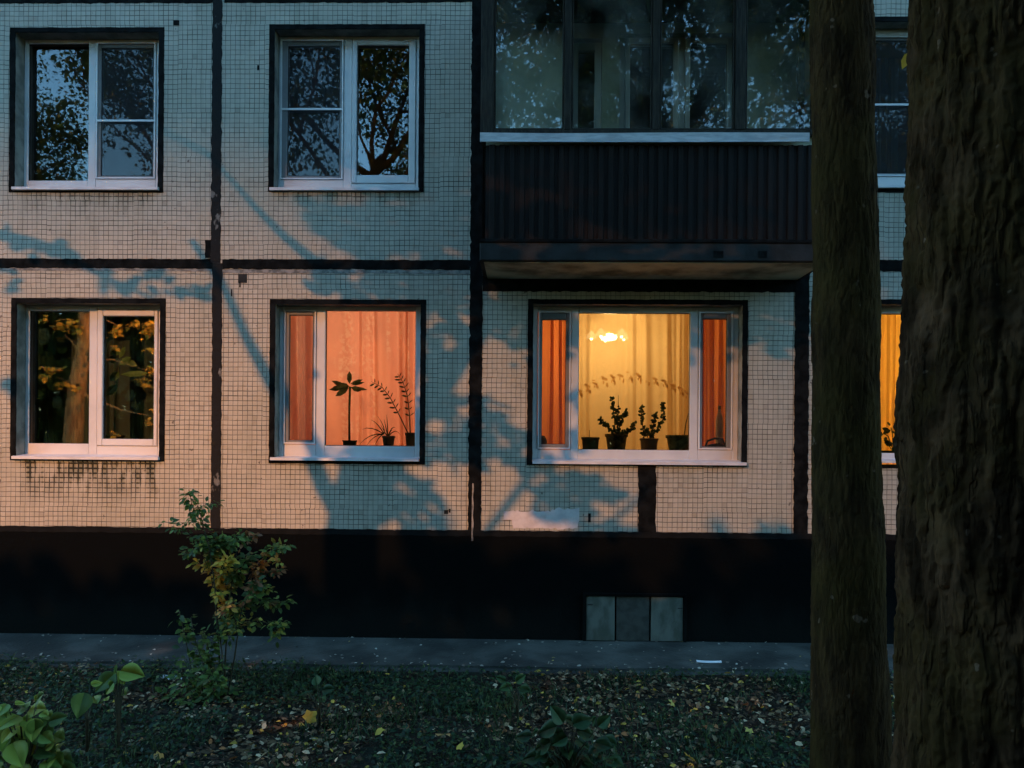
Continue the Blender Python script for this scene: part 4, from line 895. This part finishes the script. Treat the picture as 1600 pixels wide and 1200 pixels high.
# ------------------------------------------------------------------ trees
def bark_trunk(name, path, radii, mat, depth, seed, k=150, rows=420, parent=None, freq=1.0, loc=(0, 0, 0)):
    """a continuous trunk with modelled bark plates; path: list of Vector, radii at each"""
    mb = MB(); tot = len(path) - 1
    for j in range(rows + 1):
        t = j / rows * tot; i = min(int(t), tot - 1); f = t - i; p = path[i].lerp(path[i + 1], f); r = radii[i] + (radii[i + 1] - radii[i]) * f
        for q in range(k):
            th = 2 * math.pi * q / k; cx, sx = math.cos(th), math.sin(th); v = Vector((cx * r, sx * r, p.z + seed))
            w = v + Vector((noise.noise(v * 16), noise.noise(v * 16 + Vector((7, 0, 0))), noise.noise(v * 9) * 2.0)) * .014 + Vector((noise.noise(v * 3.1), noise.noise(v * 3.1 + Vector((7, 0, 0))), 0)) * .02
            dv, pv = noise.voronoi(Vector((w.x / .062 * freq, w.y / .062 * freq, w.z / .40 * freq)), distance_metric='DISTANCE')
            dv2, _ = noise.voronoi(Vector((w.x / .026 * freq, w.y / .026 * freq, w.z / .11 * freq)), distance_metric='DISTANCE')
            cr = min(1, (dv[1] - dv[0]) / .34); cr2 = min(1, (dv2[1] - dv2[0]) / .4)
            dd = -depth * (1 - cr * cr * (3 - 2 * cr)) - depth * .30 * (1 - cr2) * cr + depth * .25 * noise.noise(v * 45) + depth * .35 * noise.noise(pv[0] * 3.1) + (.012 * noise.noise(v * 2.2) if p.z < 9 else 0)
            mb.v.append((p.x + (r + dd) * cx, p.y + (r + dd) * sx, p.z))
    for j in range(rows):
        for q in range(k):
            q2 = (q + 1) % k; mb.f.append((j * k + q, j * k + q2, (j + 1) * k + q2, (j + 1) * k + q)); mb.mi.append(0)
    return mb
def limbs(mb, start, d, length, r, depth, tips, k=6, spread=.6, upb=.15):
    n = 4; pts = [start]; dd = d.normalized(); 
    for i in range(n):
        dd = (dd + Vector((random.gauss(0, .13), random.gauss(0, .13), random.gauss(upb * .4, .08)))).normalized(); pts.append(pts[-1] + dd * (length / n))
    mb.tube(pts, [r * (1 - .55 * i / n) for i in range(n + 1)], k, cap=False)
    if depth == 0: tips.append(pts[-1]); tips.append(pts[-2]); return
    for i in range(random.choice((2, 3))):
        a = pts[random.choice((2, 3, 4))] if i else pts[-1]
        nd = (dd + Vector((random.gauss(0, spread), random.gauss(0, spread), random.gauss(upb, spread * .5)))).normalized()
        limbs(mb, a, nd, length * random.uniform(.6, .8), r * .5, depth - 1, tips, max(4, k - 1), spread, upb)
    if depth <= 2: tips.append(pts[-1])
def crown(tips, n_per, rad, size, cols, w, parent, flat=.7, name='crown', tpl=DIAM):
    T = np.array([tuple(t) for t in tips]); n = len(T) * n_per
    C0 = np.repeat(T, n_per, axis=0); P = C0 + rng.normal(size=(n, 3)) * [rad, rad, rad * flat]
    cm = np.repeat(rng.uniform(.7, 1.3, (len(T), 1)), n_per, axis=0); C = np.clip(colmix(n, cols, w) * cm, 0, 1)
    return leaves(name, tpl, P, rnd3(n) + [0, 0, -.3], rnd3(n) * .8 + [0, 0, .6], rng.uniform(.6, 1.3, n) * size, C, M['leaf'], parent)
TG = [(.035, .07, .02), (.05, .09, .025), (.09, .11, .03), (.22, .17, .03)]
# the two trunks in view
def view_tree(Yd, edge, z_px, mat, depth, seed, label, freq, k, rows, crown_z, crad):
    pts, rad = [], []
    for (py, xl, xr) in edge:
        l, r_ = at(xl, py, Yd), at(xr, py, Yd); pts.append(Vector(((l.x + r_.x) / 2, Yd, l.z))); rad.append((r_.x - l.x) / 2)
    pts = pts[::-1]; rad = rad[::-1]
    b = Vector((pts[0].x, Yd, -.15)); root = empty('tree', (b.x, b.y, 0), label, 'tree')
    P_ = [Vector((b.x, Yd, -.15)), Vector((b.x, Yd, .08))] + pts; R_ = [rad[0] * 1.35, rad[0] * 1.18] + rad
    top = P_[-1]; P_ += [top + Vector((.05, 0, 1.5)), top + Vector((.0, .1, 3.2))]; R_ += [R_[-1] * .9, R_[-1] * .72]
    P_ = [p - Vector((b.x, b.y, 0)) for p in P_]
    # resample evenly by height
    zs = [p.z for p in P_]; Pn, Rn = [], []
    for i in range(61):
        z = zs[0] + (zs[-1] - zs[0]) * i / 60; j = max(q for q in range(len(zs) - 1) if zs[q] <= z + 1e-9); f = (z - zs[j]) / (zs[j + 1] - zs[j]); Pn.append(P_[j].lerp(P_[j + 1], f)); Rn.append(R_[j] + (R_[j + 1] - R_[j]) * f)
    mb = bark_trunk('trunk', Pn, Rn, mat, depth, seed, k, rows, freq=freq); tips = []
    tp = Pn[-1]
    for i in range(6):
        a = 2 * math.pi * i / 6 + seed; st = Pn[-1 - (i % 3) * 5]; limbs(mb, st, Vector((math.cos(a), math.sin(a), .9)), crad * .8, Rn[-1] * .5, 2, tips, 8)
    mb.build('trunk', M[mat], root, True)
    crown(tips, 90, .38, .12, TG, [5, 4, 2, 1], root)
    return root
random.seed(31)
view_tree(-4.1, [(0, 1268, 1364), (250, 1269, 1367), (450, 1272, 1371), (700, 1271, 1375), (900, 1272, 1380), (1060, 1271, 1386), (1200, 1269, 1391)], 0, 'bark2', .006, 3.0, 'slimmer tree with an upright smooth-barked trunk, left of the thick one', 2.0, 150, 700, 5.5, 2.0)
view_tree(-5.0, [(0, 1429, 1708), (250, 1428, 1704), (450, 1425, 1704), (560, 1418, 1702), (640, 1411, 1700), (800, 1414, 1704), (1000, 1413, 1710), (1200, 1408, 1720)], 0, 'bark', .020, 11.0, 'thick tree with deeply furrowed bark at the right edge', 1.0, 300, 900, 5.5, 2.4)

TA = bpy.data.objects['tree.001']; b_ = Vector(TA.location); lp = at(1426, 80, -4.65) - b_; mb = MB()
mb.tube([at(1445, 60, -5.0) - b_, at(1432, 66, -4.8) - b_, lp], [.006, .004, .002], 5); mb.build('twig', M['bark'], TA)
leaves('hanging_leaf', OVAL, [lp], [(-.5, 0, -.8)], [(-.2, -.6, .3)], [.085], [(.50, .30, .03)], M['leaf'], TA)

# ------------------------------------------------------------------ the street lamp behind the viewer
LAMP = Vector((-8.0, -14.0, 8.7))
SL = empty('street_lamp', (LAMP.x, LAMP.y - 1.3, 0), 'hooded street lamp on a grey pole behind the viewer, its warm light on the wall', 'street lamp')
o_ = Vector((0, 1.3, 8.7))
mb = MB(); mb.tube([(0, 0, -.1), (0, 0, 4), (0, 0, 8.8), (0, .25, 9.12), (0, 1.12, 9.06)], [.09, .075, .055, .035, .03], 12); mb.build('pole', M['pole'], SL, True)
mb = MB(); mb.lathe(o_, [(0, .30), (.06, .29), (.10, .24), (.20, .12), (.29, .0), (.30, -.102), (.295, -.102), (.28, .005), (.19, .09), (.08, .17), (0, .18)], 40); mb.build('lamp_shade', M['pole'], SL, True)
mb = MB(); mb.lathe(o_ + Vector((0, 0, .10)), [(0, .03), (.02, .02), (.03, 0), (.02, -.02), (0, -.03)], 12); mb.build('bulb', M['street_bulb'], SL, True)
point('street_light', LAMP, 1250, (1, .40, .13), .038, SL)

# tree whose branches throw the shadow on the wall: it stands between the street lamp and the house, left of the viewer
random.seed(77)
def Q(px, py, t=.45):
    w = at(px, py, 0); return LAMP + (w - LAMP) * t
q0 = Q(549, 835); base = Vector((q0.x, q0.y, 0)); ST = empty('tree', base, 'leafy tree standing left of the viewer, its shadow falling on the wall', 'tree')
wid = lambda px, t=.45: px / 1231 * 8.1 / 2 * t
mb = MB()
def branch(pp, w0, w1, t0=.45, t1=.45):
    n = len(pp) - 1; pts = [Q(x, y, t0 + (t1 - t0) * i / n) - base for i, (x, y) in enumerate(pp)]; mb.tube(pts, [wid(w0 + (w1 - w0) * i / n) for i in range(n + 1)], 10, cap=False, wob=.03)
mb.tube([Vector((0, 0, -.1)), Vector((0, 0, 1.5)), Vector((.03, 0, 3.2)), q0 - base], [wid(100), wid(88), wid(82), wid(78)], 14, cap=False)
branch([(549, 835), (553, 790), (562, 745), (580, 690), (600, 620), (630, 540), (660, 450), (690, 350), (700, 200)], 78, 22)
branch([(553, 835), (570, 780), (605, 720), (640, 660), (690, 600), (735, 540), (790, 480), (850, 440)], 70, 12)
branch([(530, 800), (505, 760), (482, 700), (455, 650), (418, 590), (385, 530), (350, 452), (300, 380)], 34, 12)
branch([(560, 770), (545, 700), (548, 620), (560, 540), (540, 460), (500, 420), (440, 370), (395, 325), (330, 250)], 34, 7)
branch([(600, 720), (660, 720), (720, 700), (770, 660), (800, 650)], 12, 5); branch([(640, 660), (700, 640), (740, 620), (800, 640)], 12, 5)
branch([(590, 730), (640, 745), (680, 775)], 8, 3); branch([(590, 750), (630, 780), (676, 812)], 8, 3); branch([(580, 770), (620, 810), (640, 835)], 7, 3)
branch([(740, 720), (790, 700), (850, 740), (905, 760), (948, 775)], 8, 3); branch([(850, 700), (835, 735), (800, 780), (758, 835)], 14, 12)
branch([(860, 745), (870, 790), (905, 815), (945, 825), (1000, 780), (1010, 760)], 12, 7); branch([(930, 600), (900, 650), (870, 700), (850, 745)], 8, 8)
branch([(0, 372), (60, 385), (105, 405), (170, 440), (240, 470)], 16, 6, .42, .42); branch([(0, 372), (-100, 330), (-300, 250)], 16, 26, .42, .42)
# limb joining the left-hand branch to the trunk, high up
branch([(330, 250), (200, 180), (0, 150), (-300, 250)], 12, 20, .45, .42)
mb.build('trunk', M['bark2'], ST, True)
ell = [(560, 445, 95, 24, 0, 1), (660, 452, 80, 30, 0, 1), (725, 445, 28, 32, 0, 1), (700, 505, 40, 22, -15, .8), (690, 550, 45, 22, -20, .9), (650, 578, 26, 12, -25, .9), (742, 500, 25, 30, 0, .5),
       (700, 645, 48, 16, -20, .9), (690, 700, 50, 32, 0, 1), (735, 690, 25, 40, 0, .9), (650, 755, 38, 12, 36, 1.2), (645, 793, 40, 15, 38, 1.2), (628, 818, 22, 12, 50, 1.1), (605, 750, 28, 26, 20, 1.1), (600, 800, 20, 26, 0, 1),
       (800, 690, 32, 22, 10, .8), (778, 665, 32, 10, 20, .8), (790, 720, 30, 10, 20, .6), (800, 510, 32, 42, 0, .8), (800, 470, 60, 20, 0, .9), (815, 560, 20, 24, 0, .5), (880, 690, 20, 16, 0, .8), (885, 610, 14, 30, 0, .5),
       (850, 760, 38, 22, 0, 1.1), (880, 785, 45, 20, 25, 1), (918, 758, 38, 11, 30, 1.2), (895, 742, 28, 11, 25, 1.1), (935, 822, 45, 12, 10, 1), (840, 795, 30, 14, 40, .7), (1190, 830, 26, 8, 0, 1), (945, 772, 10, 8, 0, 1),
       (590, 370, 60, 40, 0, .9), (680, 330, 60, 60, 0, .5), (620, 250, 110, 60, 0, .5), (600, 120, 130, 80, 0, .5), (500, 340, 50, 22, 30, .6), (470, 200, 60, 60, 0, .35), (700, 420, 40, 16, 0, .6), (540, 400, 40, 14, 0, .7),
       (30, 388, 40, 10, 12, .8), (90, 395, 26, 8, 25, .7), (190, 438, 40, 8, 15, .4), (250, 445, 40, 8, 15, .4), (310, 455, 22, 10, 15, .4), (5, 440, 12, 20, 0, .6), (560, 700, 60, 26, 0, .8), (450, 540, 16, 40, 0, .3), (8, 600, 12, 18, 0, .5),
       (300, 60, 70, 60, 0, .3), (80, 20, 90, 40, 0, .3), (1000, 492, 250, 34, 0, 1.0), (1210, 510, 40, 50, 0, .8), (1000, 535, 240, 20, 0, .35), (1400, 200, 60, 230, 0, .8), (1400, 470, 60, 60, 0, .8), (1000, 415, 240, 25, 0, .6), (610, 650, 30, 60, 0, .6), (1000, 320, 220, 60, 0, .6), (1000, 180, 240, 90, 0, .6)]  # wide clumps added to shade the wall below the balcony and far right
Pl, Dl, Nl, Sl = [], [], [], []
for (cx_, cy_, rx, ry, an, dn) in ell:
    n = int(max(8, dn * rx * ry * math.pi / 105)); ca, sa = math.cos(R(an)), math.sin(R(an))
    for k in range(n):
        rr_ = math.sqrt(random.random()); th = random.uniform(0, 2 * math.pi); ex, ey = rx * rr_ * math.cos(th), ry * rr_ * math.sin(th)
        p = Q(cx_ + ex * ca - ey * sa, cy_ + ex * sa + ey * ca, random.uniform(.40, .50) if cy_ > 420 or cx_ < 320 else random.uniform(.26, .36)) - base; tl = .16 if 25 <= abs(an) <= 50 else .5; dv = Vector((ca * .8 + random.gauss(0, tl), random.gauss(0, tl), -sa * .8 + random.gauss(0, tl)))
        Pl.append(p); Dl.append(dv); Nl.append(Vector((random.gauss(0, .4), -1, random.gauss(.3, .4)))); Sl.append(random.uniform(.06, .11))
leaves('crown', OVAL, Pl, Dl, Nl, Sl, colmix(len(Pl), TG, [5, 4, 2, 1]), M['leaf'], ST)

# trees further behind, mirrored in the panes
random.seed(55); protos = []
def make_tree(height, seed, base_r):
    random.seed(seed); root = empty('tree', (0, 0, 0)); mb = MB(); tips = []
    pts = [Vector((0, 0, -.2))]; 
    for i in range(6): pts.append(pts[-1] + Vector((random.gauss(0, .22), random.gauss(0, .22), height * .105)))
    mb.tube(pts, [base_r * (1.15 - .11 * i) for i in range(7)], 12, cap=False)
    for i in range(9):
        st = pts[random.choice((3, 4, 5, 6))]; a = i * 2.4 + seed; limbs(mb, st, Vector((math.cos(a), math.sin(a), random.uniform(.5, 1.6))), height * .22, base_r * .42, 3, tips, 7, .55, .2)
    mb.build('trunk', M['bark2'], root, True)
    crown(tips, 62, .40, .17, TG, [5, 4, 2, 1.2], root); return root
def copy_tree(o):
    c = o.copy(); COL.objects.link(c)
    for ch in o.children: d = ch.copy(); COL.objects.link(d); d.parent = c
    return c
t1, t2 = make_tree(15, 3, .24), make_tree(16, 8, .28)
def MR(px, py, Y=-16.0):
    p = at(px, py, 0); d = p - CAM; s_ = Y / d.y * -1; return p + Vector((d.x, -d.y, d.z)) * s_
random.seed(91); pb = MR(106, 700); GT = empty('tree', (pb.x, pb.y, 0), 'yellowing lamp-lit tree whose reflection glows in the unlit lower left window', 'tree'); G0 = Vector((pb.x, pb.y, 0)); mb = MB()
tp = [Vector((-.2, 0, -.1)), Vector((-.1, 0, 1.5))] + [MR(x, y) - G0 for x, y in ((104, 690), (107, 640), (112, 590), (120, 555), (124, 520), (122, 480), (128, 420), (124, 360))]
mb.tube(tp, [.34, .31, .29, .27, .25, .23, .21, .19, .16, .11], 14, cap=False, wob=.05)
for pp in (((120, 560), (105, 535), (90, 520)), ((112, 600), (100, 596), (80, 588)), ((124, 520), (110, 500), (80, 495)), ((122, 500), (150, 495), (185, 510), (235, 500)), ((120, 560), (170, 560), (215, 575), (240, 570)), ((110, 610), (180, 640), (230, 650)), ((124, 470), (180, 440), (240, 470)), ((124, 430), (90, 400), (50, 380))):
    q_ = [MR(x, y, -16 + random.uniform(-.4, .4)) - G0 for x, y in pp]; mb.tube(q_, [.06, .035, .012] + [.008] * (len(q_) - 3), 6, cap=False)
mb.build('trunk', M['ochre_bark'], GT, True)
Pl, Dl, Nl, Sl = [], [], [], []
for (cx_, cy_, rx, ry, n_) in ((58, 497, 8, 6, 14), (85, 507, 14, 6, 40), (100, 500, 10, 5, 24), (112, 512, 12, 10, 40), (70, 575, 14, 4, 40), (92, 598, 12, 4, 30), (105, 606, 8, 3, 14), (62, 588, 8, 2, 12), (172, 516, 9, 9, 55), (203, 505, 10, 6, 30), (230, 505, 14, 8, 60), (225, 518, 12, 6, 30),
    (236, 545, 12, 5, 40), (234, 578, 14, 7, 60), (215, 592, 10, 3, 24), (222, 600, 8, 3, 14), (238, 640, 10, 5, 26), (226, 660, 10, 6, 16), (168, 680, 6, 6, 10), (170, 540, 6, 4, 10), (60, 430, 50, 30, 200), (150, 420, 60, 40, 300), (230, 440, 50, 30, 200), (120, 340, 90, 50, 400), (290, 540, 40, 60, 160)):
    for k in range(n_):
        p = MR(cx_ + random.gauss(0, rx * .5), cy_ + random.gauss(0, ry * .5), -16 + random.gauss(0, .35)) - G0; Pl.append(p); Dl.append(Vector((random.gauss(0, 1), random.gauss(0, .6), random.gauss(-.2, .4)))); Nl.append(Vector((random.gauss(.3, .5), random.gauss(.6, .5), 1))); Sl.append(random.uniform(.10, .2))
leaves('crown', BROAD, Pl, Dl, Nl, Sl, colmix(len(Pl), [(.75, .48, .06), (.62, .36, .04), (.40, .40, .06)], [4, 3, 1]), M['leaf'], GT)
spots = [(-21, -19, 0, t1), (-9.5, -20, 1.0, t2), (-4.5, -18.5, 2.2, None), (.5, -21, 3.3, None), (4.2, -17.5, 4.1, None), (9.0, -19, 5.2, None), (14, -21, .6, None), (-20, -22, 1.7, None)]
labs = ['tree standing far left of the street lamp behind the viewer', 'tree mirrored in the top left window', 'tree mirrored in the second upper window', 'tree mirrored in the left balcony pane', 'tree mirrored in the middle balcony panes', 'tree mirrored in the right balcony pane', 'tree far right behind the viewer', 'tree far left behind the viewer']
for i, (x, y, rz, pr) in enumerate(spots):
    o = pr if pr is not None else copy_tree((t1, t2)[i % 2]); o.location = (x, y, 0); o.rotation_euler = (0, 0, rz); s_ = (1.0, 1.06, 1.22, 1.1, 1.05, .95, 1, 1)[i]; o.scale = (s_, s_, s_)
    tag(o, labs[i], 'tree', 'trees standing behind the viewer')
# unseen leaf mass added behind the viewer to keep street light off the ground
n = 42000; xs_ = rng.uniform(-8.05, 9.0, n); hgt = 6.37 + .03 * np.sin(xs_ * 2.1) + .04 * np.sin(xs_ * 5.3 + 1) - .06 * (xs_ < -6.6); zz_ = hgt * rng.random(n) ** .62; ys_ = -9.95 + rng.normal(size=n) * .08
TH = leaves('added_thicket', BROAD, np.stack([xs_, ys_, zz_], 1), rnd3(n), rnd3(n) + [0, 0, .5], rng.uniform(.10, .20, n), colmix(n, TG, [5, 4, 2, .6]), M['leaf']); tag(TH, kind='stuff', label='added leaf screen behind the viewer, blocking the street light', cat='added_thicket')
n = 10000; xs_ = rng.uniform(-4.80, -2.1, n); zz_ = rng.uniform(4.6, 8.2, n)  # unseen foliage added to keep the street lamp off the two trunks
FT = empty('tree', (-3.2, -10.6, 0), 'added dense tree directly behind the viewer, blocking lamp light from the trunks', 'tree'); mb = MB(); tips = []
mb.tube([(0, 0, -.1), (.05, 0, 2), (-.05, .1, 4.2), (0, .2, 6.5)], [.14, .12, .10, .05], 10); limbs(mb, Vector((0, .1, 4)), Vector((.7, 0, .8)), 1.5, .05, 1, tips); limbs(mb, Vector((0, .1, 4)), Vector((-.7, 0, .8)), 1.3, .05, 1, tips); mb.build('trunk', M['bark2'], FT, True)
leaves('crown', BROAD, np.stack([xs_, -10.5 + rng.normal(size=n) * .12, zz_], 1), rnd3(n), rnd3(n) + [0, 0, .5], rng.uniform(.10, .20, n), colmix(n, TG, [5, 4, 2, .6]), M['leaf'], FT, loc=(-3.2, -10.6, 0))
# dark wood on the horizon behind
n = 26000; xs_ = rng.uniform(-60, 60, n); zz_ = (11 + 1.5 * np.sin(xs_ * .4) + np.sin(xs_ * 1.3)) * rng.random(n) ** .8
WD = leaves('distant_wood', BROAD, np.stack([xs_, -38 + rng.normal(size=n) * 1.5, zz_], 1), rnd3(n), rnd3(n) + [0, 0, .5], rng.uniform(.7, 1.3, n), colmix(n, TG, [5, 4, 1, .2]), M['leaf']); tag(WD, kind='stuff', label='distant wood behind the viewer', cat='wood')

# ------------------------------------------------------------------ sky
w = bpy.data.worlds.new('World'); SC.world = w; w.use_nodes = True; nt = w.node_tree; nt.nodes.clear()
sky = nt.nodes.new('ShaderNodeTexSky'); sky.sky_type = 'NISHITA'; sky.sun_disc = False
sky.sun_elevation = R(5.2); sky.sun_rotation = R(0); sky.altitude = 0; sky.air_density = 1.0; sky.dust_density = .5; sky.ozone_density = 3.0
bg = nt.nodes.new('ShaderNodeBackground'); bg.inputs[1].default_value = .15; wo = nt.nodes.new('ShaderNodeOutputWorld')
mx = nt.nodes.new('ShaderNodeMix'); mx.data_type = 'RGBA'; mx.blend_type = 'MULTIPLY'; mx.inputs[0].default_value = 1; mx.inputs[7].default_value = (.92, 1.01, .95, 1)
nt.links.new(sky.outputs[0], mx.inputs[6]); nt.links.new(mx.outputs[2], bg.inputs[0]); nt.links.new(bg.outputs[0], wo.inputs[0])

SC.view_settings.view_transform = 'Standard'; SC.view_settings.look = 'None'; SC.view_settings.gamma = 1; SC.view_settings.exposure = 3.6
SC.render.engine = 'CYCLES'; SC.cycles.use_denoising = True; SC.cycles.max_bounces = 8; SC.cycles.transparent_max_bounces = 12
SC.cycles.sample_clamp_indirect = 4; SC.cycles.caustics_reflective = False; SC.cycles.caustics_refractive = False
